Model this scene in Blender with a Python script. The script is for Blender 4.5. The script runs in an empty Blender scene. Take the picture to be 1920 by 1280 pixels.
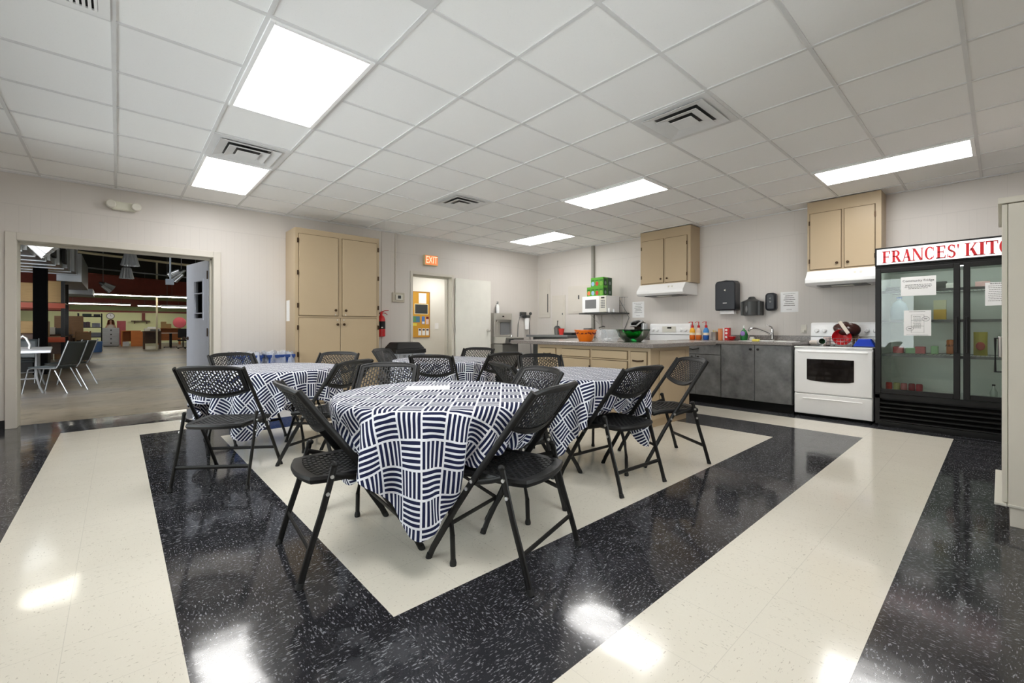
import bpy, bmesh, math, random
from mathutils import Vector, Matrix
SC = bpy.context.scene
COL = SC.collection
R = math.radians
PI = math.pi
random.seed(7)

# ---------------------------------------------------------------- camera, world, exposure
cam = bpy.data.cameras.new('camera')
cam.sensor_fit = 'HORIZONTAL'
cam.sensor_width = 36.0
cam.lens = 822.9 / 1920 * 36
cam.shift_y = -(640 - 616.35) / 1920
cam.clip_start = 0.05
cam.clip_end = 200
camo = bpy.data.objects.new('camera', cam)
COL.objects.link(camo)
camo.location = (0, 0, 1.13)
camo.rotation_euler = (R(90), 0, R(48.083 - 90))
SC.camera = camo
w = bpy.data.worlds.new('world')
SC.world = w
w.use_nodes = True
w.node_tree.nodes['Background'].inputs[0].default_value = (0.94, 0.97, 1.0, 1)
w.node_tree.nodes['Background'].inputs[1].default_value = 4.6
SC.view_settings.view_transform = 'Standard'
SC.view_settings.look = 'None'
SC.view_settings.gamma = 1.0
SC.view_settings.use_curve_mapping = False
SC.view_settings.exposure = 0.54
TROFFER = 10.0         # ceiling troffer diffusers
STRIP = 14.0           # fluorescent strips in the workshop
HALL = 11.0             # hallway ceiling light
SC.cycles.max_bounces = 10
SC.cycles.diffuse_bounces = 6
SC.cycles.transparent_max_bounces = 12
SC.cycles.caustics_reflective = False
SC.cycles.caustics_refractive = False

YL, XR, HC = 7.49, 7.56, 2.904      # wall planes and ceiling height

# ---------------------------------------------------------------- materials
class X:
    """small expression builder for Math nodes"""
    def __init__(s, nt, v): s.nt, s.v = nt, v
    def _m(s, op, *args):
        n = s.nt.nodes.new('ShaderNodeMath'); n.operation = op
        for i, a in enumerate(args):
            a = a.v if isinstance(a, X) else a
            if isinstance(a, (int, float)): n.inputs[i].default_value = a
            else: s.nt.links.new(a, n.inputs[i])
        return X(s.nt, n.outputs[0])
    def __add__(s, o): return s._m('ADD', s, o)
    def __sub__(s, o): return s._m('SUBTRACT', s, o)
    def __mul__(s, o): return s._m('MULTIPLY', s, o)
    def __truediv__(s, o): return s._m('DIVIDE', s, o)
    def __gt__(s, o): return s._m('GREATER_THAN', s, o)
    def __lt__(s, o): return s._m('LESS_THAN', s, o)
    def fract(s): return s._m('FRACT', s)
    def floor(s): return s._m('FLOOR', s)
    def abs(s): return s._m('ABSOLUTE', s)
    def max(s, o): return s._m('MAXIMUM', s, o)
    def min(s, o): return s._m('MINIMUM', s, o)
    def inv(s): return s._m('SUBTRACT', 1.0, s)
    def between(s, a, b): return (s > a) * (s < b)

class Mat:
    def __init__(s, name):
        s.m = bpy.data.materials.new(name); s.m.use_nodes = True
        s.nt = s.m.node_tree; s.b = s.nt.nodes['Principled BSDF']; s.out = s.nt.nodes['Material Output']
    def n(s, t, **k):
        o = s.nt.nodes.new(t)
        for a, v in k.items(): setattr(o, a, v)
        return o
    def l(s, a, b): s.nt.links.new(a.v if isinstance(a, X) else a, b)
    def obj(s):
        tc = s.n('ShaderNodeTexCoord'); sp = s.n('ShaderNodeSeparateXYZ')
        s.l(tc.outputs['Object'], sp.inputs[0])
        return tc.outputs['Object'], X(s.nt, sp.outputs[0]), X(s.nt, sp.outputs[1]), X(s.nt, sp.outputs[2])
    def noise(s, vec, scale, detail=3, rough=.5, sc=None):
        if sc:
            mp = s.n('ShaderNodeMapping'); mp.inputs['Scale'].default_value = sc
            s.l(vec, mp.inputs['Vector']); vec = mp.outputs[0]
        n = s.n('ShaderNodeTexNoise'); n.inputs['Scale'].default_value = scale
        n.inputs['Detail'].default_value = detail; n.inputs['Roughness'].default_value = rough
        s.l(vec, n.inputs['Vector'])
        return X(s.nt, n.outputs['Fac'])
    def mix(s, f, a, b):
        n = s.n('ShaderNodeMix', data_type='RGBA')
        for sock, v in ((n.inputs[0], f), (n.inputs[6], a), (n.inputs[7], b)):
            if isinstance(v, X): v = v.v
            if isinstance(v, (int, float)): sock.default_value = v
            elif isinstance(v, tuple): sock.default_value = (*v[:3], 1)
            else: s.l(v, sock)
        return n.outputs[2]
    def color(s, c):
        if isinstance(c, tuple): s.b.inputs['Base Color'].default_value = (*c[:3], 1)
        else: s.l(c, s.b.inputs['Base Color'])
    def bump(s, h, strength, dist=.01):
        n = s.n('ShaderNodeBump'); n.inputs['Strength'].default_value = strength
        n.inputs['Distance'].default_value = dist
        s.l(h, n.inputs['Height']); s.l(n.outputs[0], s.b.inputs['Normal'])
    def rough(s, r):
        if isinstance(r, (int, float)): s.b.inputs['Roughness'].default_value = r
        else: s.l(r, s.b.inputs['Roughness'])

def srgb(r, g, b):
    f = lambda c: (c / 255) / 12.92 if c / 255 <= .04045 else ((c / 255 + .055) / 1.055) ** 2.4
    return (f(r), f(g), f(b))

def pm(name, c, rough=.5, metal=0., var=.08, scale=6., bump=0., bscale=60., spec=.5):
    """painted / plastic / metal surface with a slight procedural mottling"""
    M = Mat(name); o, x, y, z = M.obj()
    n = M.noise(o, scale, 4)
    M.color(M.mix(n, tuple(v * (1 - var) for v in c), tuple(min(1, v * (1 + var)) for v in c)))
    M.rough(rough); M.b.inputs['Metallic'].default_value = metal
    M.b.inputs['Specular IOR Level'].default_value = spec
    if bump: M.bump(M.noise(o, bscale, 3), bump, .002)
    return M.m

def emit(name, c, s, base=(.8, .8, .8)):
    M = Mat(name); M.color(base)
    M.b.inputs['Emission Color'].default_value = (*c, 1)
    M.b.inputs['Emission Strength'].default_value = s
    return M.m

def thin_glass(name, tint=(.9, .95, .92), refl=1.0, rough=0.0):
    M = Mat(name)
    t = M.n('ShaderNodeBsdfTransparent'); t.inputs[0].default_value = (*tint, 1)
    g = M.n('ShaderNodeBsdfGlossy'); g.inputs['Roughness'].default_value = rough
    fr = M.n('ShaderNodeFresnel'); fr.inputs[0].default_value = 1.5
    f = X(M.nt, fr.outputs[0]) * refl
    mx = M.n('ShaderNodeMixShader'); M.l(f, mx.inputs[0]); M.l(t.outputs[0], mx.inputs[1]); M.l(g.outputs[0], mx.inputs[2])
    M.l(mx.outputs[0], M.out.inputs[0])
    return M.m

def hazy(name, c, f, rough=.15):
    M = Mat(name); tr = M.n('ShaderNodeBsdfTransparent'); mx = M.n('ShaderNodeMixShader'); o, x, y, z = M.obj()
    M.color(c); M.rough(rough); M.l(M.noise(o, 9, 3) * f + f * .5, mx.inputs[0])
    M.l(tr.outputs[0], mx.inputs[1]); M.l(M.b.outputs[0], mx.inputs[2]); M.l(mx.outputs[0], M.out.inputs[0])
    return M.m

def floor_mat():
    M = Mat('vinyl_tile_floor'); o, x, y, z = M.obj()
    def rect(x0, x1, y0, y1): return x.between(x0, x1) * y.between(y0, y1)
    a = rect(-.463, 6.39, .324, 6.81); b = rect(.171, 5.755, .957, 6.14); c = rect(.805, 5.10, 1.5915, 5.50)
    white = (a - b) + c
    ts = .317
    tx, ty = (x - .171) / ts, (y - .3235) / ts
    wn = M.n('ShaderNodeTexWhiteNoise', noise_dimensions='2D')
    cb = M.n('ShaderNodeCombineXYZ'); M.l(tx.floor(), cb.inputs[0]); M.l(ty.floor(), cb.inputs[1]); M.l(cb.outputs[0], wn.inputs['Vector'])
    rnd = X(M.nt, wn.outputs['Value'])
    add = M.n('ShaderNodeVectorMath', operation='ADD'); M.l(o, add.inputs[0]); M.l(wn.outputs['Color'], add.inputs[1]); v = add.outputs[0]
    ex = (tx.fract() - .5).abs(); ey = (ty.fract() - .5).abs()
    seam = (ex > .4965).max(ey > .4965)
    par = ((tx.floor() + ty.floor()) * .5).fract() > .25
    n1 = M.noise(v, 150, 2, .6, (1, .36, 1)); n2 = M.noise(v, 150, 2, .6, (.36, 1, 1))
    fl = n1 * par + n2 * par.inv()
    flecks = ((fl - .585) * 13.0).max(0.0).min(1.0)
    fine = M.noise(v, 330, 2); fw = ((fine - .66) * 20.0).max(0.0).min(1.0)
    big = M.noise(o, 1.6, 4)
    wcol = M.mix(big, srgb(236, 231, 218), srgb(228, 222, 207))
    wcol = M.mix(((fl - .655) * 14.0).max(0.0).min(.45), wcol, srgb(140, 128, 108))
    wcol = M.mix(((n1 - .38)._m('LESS_THAN', n1, .30)) * .25, wcol, srgb(250, 246, 236))
    bcol = M.mix(rnd, srgb(36, 36, 40), srgb(47, 47, 51))
    bcol = M.mix(flecks * .62, bcol, srgb(168, 170, 176))
    bcol = M.mix(fw * .35, bcol, srgb(120, 122, 128))
    scuff = ((M.noise(o, 2.2, 6, .7) - .56) * 3.0).max(0.0).min(.16)
    bcol = M.mix(scuff, bcol, srgb(120, 122, 126))
    col = M.mix(white, bcol, wcol)
    col = M.mix(seam * .16, col, srgb(70, 64, 56))
    M.color(col)
    sm = M.noise(o, 5, 4, .6)
    M.rough(sm * .12 + .045)
    M.b.inputs['Specular IOR Level'].default_value = .55
    h = M.noise(o, 2.6, 2) * .8 + M.noise(v, 1.2, 0) * .6 - seam * .05 + M.noise(o, 30, 2, .5, (1, .3, 1)) * .02
    M.bump(h, .16, .02)
    return M.m

def wall_mat(name='painted_groove_panel', base=(220, 214, 208)):
    M = Mat(name); o, x, y, z = M.obj()
    s = x + y + 20.0
    p = .4064 * 1.04
    g = None
    for off, wd in ((0, .0035), (.104, .0024), (.166, .0024), (.252, .0024), (.335, .0024)):
        q = ((s + off) / p).fract() * p
        k = (q - .02).abs() < wd
        g = k if g is None else g.max(k)
    up = z > 2.545
    q = ((s + .07) / .53).fract() * .53
    gu = ((q - .02).abs() < .003)
    lines = g * up.inv() * .8 + gu * up * .7
    seam = (z - 2.545).abs() < .006
    lines = lines.max(seam)
    n = M.noise(o, 2.0, 4)
    c = srgb(*base)
    col = M.mix(n, tuple(v * .96 for v in c), c)
    col = M.mix(lines * .13, col, tuple(v * .5 for v in c))
    M.color(col); M.rough(.42)
    M.bump(lines.inv() + M.noise(o, 90, 2) * .05,   .22, .003)
    return M.m

def ceiling_mat():
    M = Mat('acoustic_tile'); o, x, y, z = M.obj()
    n = M.noise(o, 140, 3, .6); d = ((n - .66) * 12.0).max(0.0).min(1.0)
    tx, ty = (x + .02) / .65544, (y - .1524) / .65544
    wn = M.n('ShaderNodeTexWhiteNoise', noise_dimensions='2D')
    cb = M.n('ShaderNodeCombineXYZ'); M.l(tx.floor(), cb.inputs[0]); M.l(ty.floor(), cb.inputs[1]); M.l(cb.outputs[0], wn.inputs['Vector'])
    col = M.mix(X(M.nt, wn.outputs['Value']), srgb(246, 246, 246), srgb(250, 250, 249))
    M.color(M.mix(d * .22, col, srgb(150, 150, 150))); M.rough(.9)
    M.bump(n, .25, .003)
    return M.m

def cloth_mat():
    M = Mat('basket_weave_cloth')
    uv = M.n('ShaderNodeUVMap'); sp = M.n('ShaderNodeSeparateXYZ'); M.l(uv.outputs[0], sp.inputs[0])
    u, v = X(M.nt, sp.outputs[0]), X(M.nt, sp.outputs[1])
    c = .118
    pu, pv = u / c + 50.0, v / c + 50.0
    par = ((pu.floor() + pv.floor()) * .5).fract() > .25
    fu, fv = pu.fract(), pv.fract()
    t = fu * par + fv * par.inv()
    o_ = fv * par + fu * par.inv()
    st = ((t * 5.0 + .02).fract() - .5).abs() < .30
    dark = st * o_.between(.045, .955)
    tc = M.n('ShaderNodeTexCoord')
    n = M.noise(tc.outputs['Object'], 400, 2)
    navy = M.mix(n, srgb(20, 24, 52), srgb(36, 42, 78))
    wht = M.mix(n, srgb(226, 228, 236), srgb(240, 241, 246))
    M.color(M.mix(dark, wht, navy)); M.rough(.85)
    M.b.inputs['Specular IOR Level'].default_value = .2
    return M.m

def concrete_mat():
    M = Mat('stained_concrete'); o, x, y, z = M.obj()
    a = M.noise(o, .9, 6, .65, (.35, 1, 1)); b = M.noise(o, 4, 5, .6)
    c = M.mix(a, srgb(96, 92, 88), srgb(176, 162, 138))
    blue = ((M.noise(o, .35, 3, .5, (.4, 1, 1)) - .5) * 4.0).max(0.0).min(.5)
    c = M.mix(blue, c, srgb(96, 104, 124))
    c = M.mix(((b - .58) * 5.0).max(0.0).min(.5), c, srgb(70, 66, 60))
    M.color(c); M.rough(b * .25 + .22)
    M.bump(b, .2, .01)
    return M.m

def counter_mat():
    M = Mat('granite_laminate'); o, x, y, z = M.obj()
    n = M.noise(o, 130, 3, .7); m2 = M.noise(o, 40, 3)
    c = M.mix(((n - .4) * 4.0).max(0.0).min(1.0), srgb(96, 90, 86), srgb(168, 160, 154))
    M.color(M.mix(m2 * .4, c, srgb(128, 120, 116))); M.rough(.22)
    return M.m

def slate_mat():
    M = Mat('slate_laminate'); o, x, y, z = M.obj()
    n = M.noise(o, 5, 6, .65); k = M.noise(o, 30, 3)
    c = M.mix(((n - .3) * 2.4).max(0.0).min(1.0), srgb(80, 81, 82), srgb(134, 135, 135))
    M.color(M.mix(k * .25, c, srgb(84, 85, 86))); M.rough(.4)
    return M.m

def brushed(name, c=(.74, .72, .68), rough=.36):
    M = Mat(name); o, x, y, z = M.obj()
    n = M.noise(o, 14, 4, .6, (1, 1, 12))
    M.color(M.mix(n, tuple(v * .85 for v in c), c)); M.b.inputs['Metallic'].default_value = 1
    M.rough(n * .15 + rough)
    return M.m

def wood(name, a, b, sc=(1, 8, 8), rough=.5):
    M = Mat(name); o, x, y, z = M.obj()
    n = M.noise(o, 4, 5, .65, sc)
    M.color(M.mix(n, a, b)); M.rough(rough)
    return M.m

def cork_mat():
    M = Mat('cork'); o, x, y, z = M.obj()
    n = M.noise(o, 180, 3, .7)
    M.color(M.mix(n, srgb(176, 122, 30), srgb(232, 178, 70))); M.rough(.9)
    return M.m

m = {}
m['floor'] = floor_mat(); m['wall'] = wall_mat(); m['ceil'] = ceiling_mat(); m['cloth'] = cloth_mat()
m['conc'] = concrete_mat(); m['counter'] = counter_mat(); m['slate'] = slate_mat()
m['grid'] = pm('ceiling_grid_paint', srgb(222, 222, 222), .5)
m['trim'] = pm('trim_paint', srgb(216, 210, 200), .35, var=.03)
m['jamb'] = pm('jamb_paint', srgb(206, 202, 190), .4, var=.04)
m['tan'] = pm('tan_cabinet_paint', srgb(184, 164, 134), .38, var=.04, scale=3)
m['tan_dark'] = pm('tan_shadow_gap', srgb(110, 92, 66), .6)
m['white'] = pm('white_enamel', srgb(249, 249, 249), .22, var=.02)
m['offwhite'] = pm('offwhite_plastic', srgb(222, 219, 208), .4, var=.03)
m['paper'] = pm('paper', srgb(246, 246, 246), .8, var=.02)
m['ink'] = pm('ink', srgb(90, 90, 96), .8)
m['inkdark'] = pm('dark_ink', srgb(30, 30, 34), .8)
m['black'] = pm('black_plastic', srgb(24, 24, 25), .46, var=.12, bump=.15, bscale=260, spec=.4)
m['blackm'] = pm('black_powder_coat', srgb(20, 19, 18), .45, var=.12, spec=.35)
m['gloss'] = pm('black_gloss', srgb(14, 14, 15), .14)
m['chrome'] = pm('chrome', (.75, .75, .76), .12, 1.)
m['rivet'] = pm('rivet_steel', (.62, .62, .62), .3, 1.)
m['steel'] = brushed('stainless')
m['steeldk'] = brushed('dark_stainless', (.46, .45, .42), .4)
m['galv'] = brushed('galvanized_duct', (.42, .44, .46), .38)
m['bronze'] = pm('bronze_knob', srgb(70, 52, 36), .35, .7)
m['dark'] = pm('dark_void', srgb(14, 14, 14), .8)
m['locker'] = pm('locker_paint', srgb(226, 221, 208), .35, var=.03)
m['diff'] = emit('lit_diffuser', (1, .985, .96), TROFFER)
m['strip'] = emit('lit_strip', (1, .96, .82), STRIP)
m['halllit'] = emit('lit_hall_panel', (1, .99, .96), HALL)
m['exitlit'] = emit('exit_letters', (1, .60, .40), .75, (.9, .6, .45))
m['exitface'] = emit('exit_face', (1, .26, .07), .38, srgb(226, 140, 90))
m['red'] = pm('red_paint', srgb(196, 26, 30), .3)
m['redlet'] = pm('red_lettering', srgb(204, 24, 34), .4)
m['gasket'] = pm('rubber', srgb(22, 22, 22), .7)
m['glass'] = thin_glass('fridge_glass', (.93, .96, .94), 1.0)
m['clear'] = hazy('clear_plastic', srgb(226, 230, 232), .20)
m['greenbowl'] = thin_glass('green_plastic', (.015, .33, .13), .35, .08)
m['navyblack'] = pm('navy_black_plastic', srgb(24, 27, 36), .34)
m['silver'] = pm('silver_plastic', srgb(200, 202, 204), .28, .6)
m['grey'] = pm('grey_plastic', srgb(120, 121, 122), .45)
m['greydk'] = pm('dark_grey_plastic', srgb(62, 64, 64), .4)
m['liner'] = pm('fridge_liner', srgb(206, 212, 206), .4, var=.03)
m['cork'] = cork_mat()
m['added_winglass'] = thin_glass('window_glass', (.95, .97, .96), 1.0)
def cm(r, g, b, rough=.45):
    k = 'c%d_%d_%d' % (r, g, b)
    if k not in m: m[k] = pm('paint_' + k, srgb(r, g, b), rough, var=.06)
    return m[k]

# ---------------------------------------------------------------- mesh builder
class MB:
    def __init__(s): s.bm = bmesh.new()
    def _f(s, vs, mi):
        try:
            f = s.bm.faces.new(vs); f.material_index = mi; return f
        except ValueError: return None
    def box(s, x0, x1, y0, y1, z0, z1, mi=0, mat=None):
        if x0 > x1: x0, x1 = x1, x0
        if y0 > y1: y0, y1 = y1, y0
        if z0 > z1: z0, z1 = z1, z0
        p = [(x0, y0, z0), (x1, y0, z0), (x1, y1, z0), (x0, y1, z0), (x0, y0, z1), (x1, y0, z1), (x1, y1, z1), (x0, y1, z1)]
        v = [s.bm.verts.new(mat @ Vector(q) if mat else q) for q in p]
        for f in ((0, 3, 2, 1), (4, 5, 6, 7), (0, 1, 5, 4), (1, 2, 6, 5), (2, 3, 7, 6), (3, 0, 4, 7)): s._f([v[i] for i in f], mi)
        return s
    def hexa(s, bot, top, mi=0):
        """two quads joined: bot and top are 4 points each, counter-clockwise from above"""
        v = [s.bm.verts.new(q) for q in list(bot) + list(top)]
        for f in ((3, 2, 1, 0), (4, 5, 6, 7), (0, 1, 5, 4), (1, 2, 6, 5), (2, 3, 7, 6), (3, 0, 4, 7)): s._f([v[i] for i in f], mi)
        return s
    def ring(s, c, a, b, r1, r2, n):
        return [s.bm.verts.new(c + a * (r1 * math.cos(2 * PI * i / n)) + b * (r2 * math.sin(2 * PI * i / n))) for i in range(n)]
    def tube(s, pts, r, n=8, mi=0, r2=None, closed=False, up=(0, 0, 1), caps=True):
        P = [Vector(p) for p in pts]; N = len(P); rings = []
        rr = r if isinstance(r, (list, tuple)) else [r] * N
        for i in range(N):
            if closed: d = P[(i + 1) % N] - P[i - 1]
            else: d = P[min(i + 1, N - 1)] - P[max(i - 1, 0)]
            d.normalize(); u = Vector(up)
            if abs(d.dot(u)) > .98: u = Vector((1, 0, 0)) if abs(d.x) < .9 else Vector((0, 1, 0))
            a = d.cross(u).normalized(); b = a.cross(d).normalized()
            rings.append(s.ring(P[i], a, b, rr[i], (r2 if r2 else rr[i]), n))
        for i in range(N if closed else N - 1):
            A, B = rings[i], rings[(i + 1) % N]
            for k in range(n): s._f([A[k], A[(k + 1) % n], B[(k + 1) % n], B[k]], mi)
        if caps and not closed:
            s._f(rings[0][::-1], mi); s._f(rings[-1], mi)
        return s
    def cyl(s, p0, p1, r, n=16, mi=0, r1=None):
        return s.tube([p0, p1], [r, r1 if r1 is not None else r], n, mi)
    def lathe(s, prof, n=24, c=(0, 0, 0), mi=0, mis=None, axis='z', cap0=True, cap1=True):
        rings = []
        for (r, h) in prof:
            L = []
            for i in range(n):
                a = 2 * PI * i / n; x, y = r * math.cos(a), r * math.sin(a)
                q = (x, y, h) if axis == 'z' else ((h, x, y) if axis == 'x' else (x, h, y))
                L.append(s.bm.verts.new((c[0] + q[0], c[1] + q[1], c[2] + q[2])))
            rings.append(L)
        for j in range(len(rings) - 1):
            k = mis[j] if mis else mi
            for i in range(n): s._f([rings[j][i], rings[j][(i + 1) % n], rings[j + 1][(i + 1) % n], rings[j + 1][i]], k)
        if cap0 and prof[0][0] > 1e-6: s._f(rings[0][::-1], mis[0] if mis else mi)
        if cap1 and prof[-1][0] > 1e-6: s._f(rings[-1], mis[-1] if mis else mi)
        return s
    def prism(s, poly, axis, a0, a1, mi=0):
        """poly of 2D points extruded along an axis: 'x' -> (y,z), 'y' -> (x,z), 'z' -> (x,y)"""
        def q(p, a): return (a, p[0], p[1]) if axis == 'x' else ((p[0], a, p[1]) if axis == 'y' else (p[0], p[1], a))
        A = [s.bm.verts.new(q(p, a0)) for p in poly]; B = [s.bm.verts.new(q(p, a1)) for p in poly]
        s._f(A, mi); s._f(B[::-1], mi); n = len(poly)
        for i in range(n): s._f([A[i], B[i], B[(i + 1) % n], A[(i + 1) % n]], mi)
        return s
    def quad(s, pts, mi=0):
        s._f([s.bm.verts.new(p) for p in pts], mi); return s
    def grid(s, fn, nu, nv, mi=0, wrap=False):
        g = [[s.bm.verts.new(fn(i / nu, j / nv)) for j in range(nv + 1)] for i in range(nu if wrap else nu + 1)]
        for i in range(nu):
            for j in range(nv):
                s._f([g[i][j], g[(i + 1) % len(g)][j], g[(i + 1) % len(g)][j + 1], g[i][j + 1]], mi)
        return s
    def ball(s, c, r, mi=0, n=12, sc=(1, 1, 1)):
        pr = []
        k = max(6, n // 2)
        rings = []
        for j in range(k + 1):
            t = -PI / 2 + PI * j / k
            rings.append([s.bm.verts.new((c[0] + r * sc[0] * max(math.cos(t), 1e-4) * math.cos(2 * PI * i / n), c[1] + r * sc[1] * max(math.cos(t), 1e-4) * math.sin(2 * PI * i / n), c[2] + r * sc[2] * math.sin(t))) for i in range(n)])
        for j in range(k):
            for i in range(n): s._f([rings[j][i], rings[j][(i + 1) % n], rings[j + 1][(i + 1) % n], rings[j + 1][i]], mi)
        return s
    def build(s, name, mats, parent=None, smooth=False, bev=0, seg=2, loc=None, sub=0, solid=0, weld=False):
        bm = s.bm
        if weld: bmesh.ops.remove_doubles(bm, verts=bm.verts, dist=1e-5)
        bmesh.ops.recalc_face_normals(bm, faces=bm.faces)
        me = bpy.data.meshes.new(name); bm.to_mesh(me); bm.free()
        for k in (mats if isinstance(mats, (list, tuple)) else [mats]): me.materials.append(m[k] if isinstance(k, str) else k)
        if smooth:
            me.polygons.foreach_set('use_smooth', [True] * len(me.polygons))
            try: me.set_sharp_from_angle(angle=R(38))
            except Exception: pass
        o = bpy.data.objects.new(name, me); COL.objects.link(o)
        if parent: o.parent = parent
        if loc: o.location = loc
        if solid:
            d = o.modifiers.new('s', 'SOLIDIFY'); d.thickness = solid; d.offset = 0
        if bev:
            d = o.modifiers.new('b', 'BEVEL'); d.width = bev; d.segments = seg; d.limit_method = 'ANGLE'; d.angle_limit = R(40)
        if sub:
            d = o.modifiers.new('sub', 'SUBSURF'); d.levels = sub; d.render_levels = sub
        return o

def tag(o, label, cat, group=None):
    o['label'] = label; o['category'] = cat
    if group: o['group'] = group
    return o
def thing(name, label, cat, loc=(0, 0, 0), rz=0, group=None):
    o = bpy.data.objects.new(name, None); COL.objects.link(o)
    o.location = loc; o.rotation_euler = (0, 0, rz); o.empty_display_size = .1
    return tag(o, label, cat, group)
def struct(o):
    o['kind'] = 'structure'; return o
def copy_tree(o, parent=None):
    c = o.copy(); COL.objects.link(c)
    if parent: c.parent = parent
    for ch in list(o.children): copy_tree(ch, c)
    return c
def B(x0, x1, y0, y1, z0, z1): return MB().box(x0, x1, y0, y1, z0, z1)
def text(body, size, mat, parent, loc, rot, name='lettering', ext=.001, align='CENTER', sx=1):
    cu = bpy.data.curves.new(name, 'FONT'); cu.body = body; cu.size = size; cu.extrude = ext; cu.align_x = align; cu.align_y = 'CENTER'
    t = bpy.data.objects.new(name, cu); COL.objects.link(t)
    bpy.context.view_layer.update()
    me = bpy.data.meshes.new_from_object(t.evaluated_get(bpy.context.evaluated_depsgraph_get()))
    bpy.data.objects.remove(t)
    for v in me.vertices: v.co.x *= sx
    me.materials.clear(); me.materials.append(m[mat] if isinstance(mat, str) else mat)
    o = bpy.data.objects.new(name, me); COL.objects.link(o); o.parent = parent; o.location = loc; o.rotation_euler = rot
    return o

# ================================================================ THE ROOM
XN, YN = -1.5, -0.65
D0, D1, DZ = -0.872, 1.023, 2.155       # big doorway
S0, S1, SZ = 4.165, 5.08, 2.19          # hallway door
YB = 7.74
b = MB()
b.box(XN - .2, D0, YL, YB, 0, 4.75).box(D0, D1, YL, YB, DZ, 4.75).box(D1, S0, YL, YB, 0, 4.75)
b.box(S0, S1, YL, YB, SZ, 4.75).box(S1, XR + .2, YL, YB, 0, 4.75)
struct(b.build('wall_left', 'wall'))
struct(B(XR, XR + .2, YN, YL, 0, 2.96).build('wall_right', 'wall'))
WX = [(1.15, 2.60)]                      # added window behind the viewer, lets in daylight to brighten the ceiling
b = MB().box(XN - .2, XR + .2, YN - .2, YN, 0, .55).box(XN - .2, XR + .2, YN - .2, YN, 2.45, 2.96).box(XN - .2, WX[0][0], YN - .2, YN, .55, 2.45).box(WX[0][1], XR + .2, YN - .2, YN, .55, 2.45)
struct(b.build('wall_front', 'wall'))
for k, (xa, xb) in enumerate(WX):
    b = MB()
    for (x0, x1, z0, z1) in ((xa, xa + .05, .55, 2.45), (xb - .05, xb, .55, 2.45), (xa + .05, xb - .05, .55, .60), (xa + .05, xb - .05, 2.40, 2.45), ((xa + xb) / 2 - .025, (xa + xb) / 2 + .025, .60, 2.40)): b.box(x0, x1, YN - .13, YN - .07, z0, z1)
    wf = struct(b.build('window_%d' % (k + 1), 'trim', bev=.004))
    B(xa + .05, xb - .05, YN - .103, YN - .097, .60, 2.40).build('pane', 'added_winglass', wf)
WY0, WY1_ = 1.4, 6.2
struct(MB().box(XN - .2, XN, YN, YL, 0, .6).box(XN - .2, XN, YN, YL, 2.45, 2.96).box(XN - .2, XN, YN, WY0, .6, 2.45).box(XN - .2, XN, WY1_, YL, .6, 2.45).build('wall_back', 'wall'))
b = MB()
for (y0, y1, z0, z1) in ((WY0, WY0 + .05, .6, 2.45), (WY1_ - .05, WY1_, .6, 2.45), (WY0 + .05, WY1_ - .05, .6, .65), (WY0 + .05, WY1_ - .05, 2.40, 2.45), (2.98, 3.03, .65, 2.40), (4.58, 4.63, .65, 2.40)): b.box(XN - .13, XN - .07, y0, y1, z0, z1)
wf = struct(b.build('window_2', 'trim', bev=.004))  # added window, daylight for the right wall and far ceiling
B(XN - .103, XN - .097, WY0 + .05, WY1_ - .05, .65, 2.40).build('pane', 'added_winglass', wf)
struct(B(XN - .2, XR + .2, YN - .2, 7.66, -.1, 0).build('floor', 'floor'))
b = MB().box(XN, XR, YN, YL, 2.911, 2.96)
x = -.020 - .65544 * 2
while x < XR:
    b.box(x - .012, x + .012, YN, YL, 2.9035, 2.9112, 1); x += .65544
y = .1524 - .65544
while y < YL:
    b.box(XN, XR, y - .012, y + .012, 2.904, 2.9112, 1); y += .65544
b.box(XN, XR, YL - .02, YL, 2.896, 2.9112, 1).box(XR - .02, XR, YN, YL, 2.896, 2.9112, 1)
struct(b.build('ceiling', ['ceil', 'grid']))

def casing(name, x0, x1, z1, wd, mat, jamb=True):
    b = MB()
    b.box(x0 - wd, x0 + .012, YL - .02, YL + .001, 0, z1 + wd).box(x1 - .012, x1 + wd, YL - .02, YL + .001, 0, z1 + wd)
    b.box(x0 + .012, x1 - .012, YL - .02, YL + .001, z1 - .012, z1 + wd)
    b.box(x0 - .001, x0 + .015, YL, YB + .01, 0, z1, 1).box(x1 - .015, x1 + .001, YL, YB + .01, 0, z1, 1).box(x0, x1, YL, YB + .01, z1 - .015, z1 + .001, 1)
    b.box(x1 - .04, x1 - .015, YL + .13, YL + .18, 0, z1, 1).box(x0, x1, YL + .13, YL + .18, z1 - .04, z1, 1)
    return struct(b.build(name, [mat, 'jamb'], bev=.004))
casing('trim_1', D0, D1, DZ, .075, 'trim')
casing('trim_2', S0, S1, SZ, .042, 'trim')
b = MB().box(XN, D0 - .078, YL - .014, YL, 0, .1).box(D1 + .078, 1.86, YL - .014, YL, 0, .1).box(3.36, S0 - .045, YL - .014, YL, 0, .1).box(S1 + .045, XR - .02, YL - .014, YL, 0, .1)
struct(b.build('baseboard_left', 'gasket'))
b = MB().box(3.55, 3.80, YL - .012, YL, .1, 2.89)
struct(b.build('trim_3', 'wall'))
b = MB().box(XR - .012, XR, 5.83, 6.54, 1.0, 2.89)
struct(b.build('trim_4', 'wall'))

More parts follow.
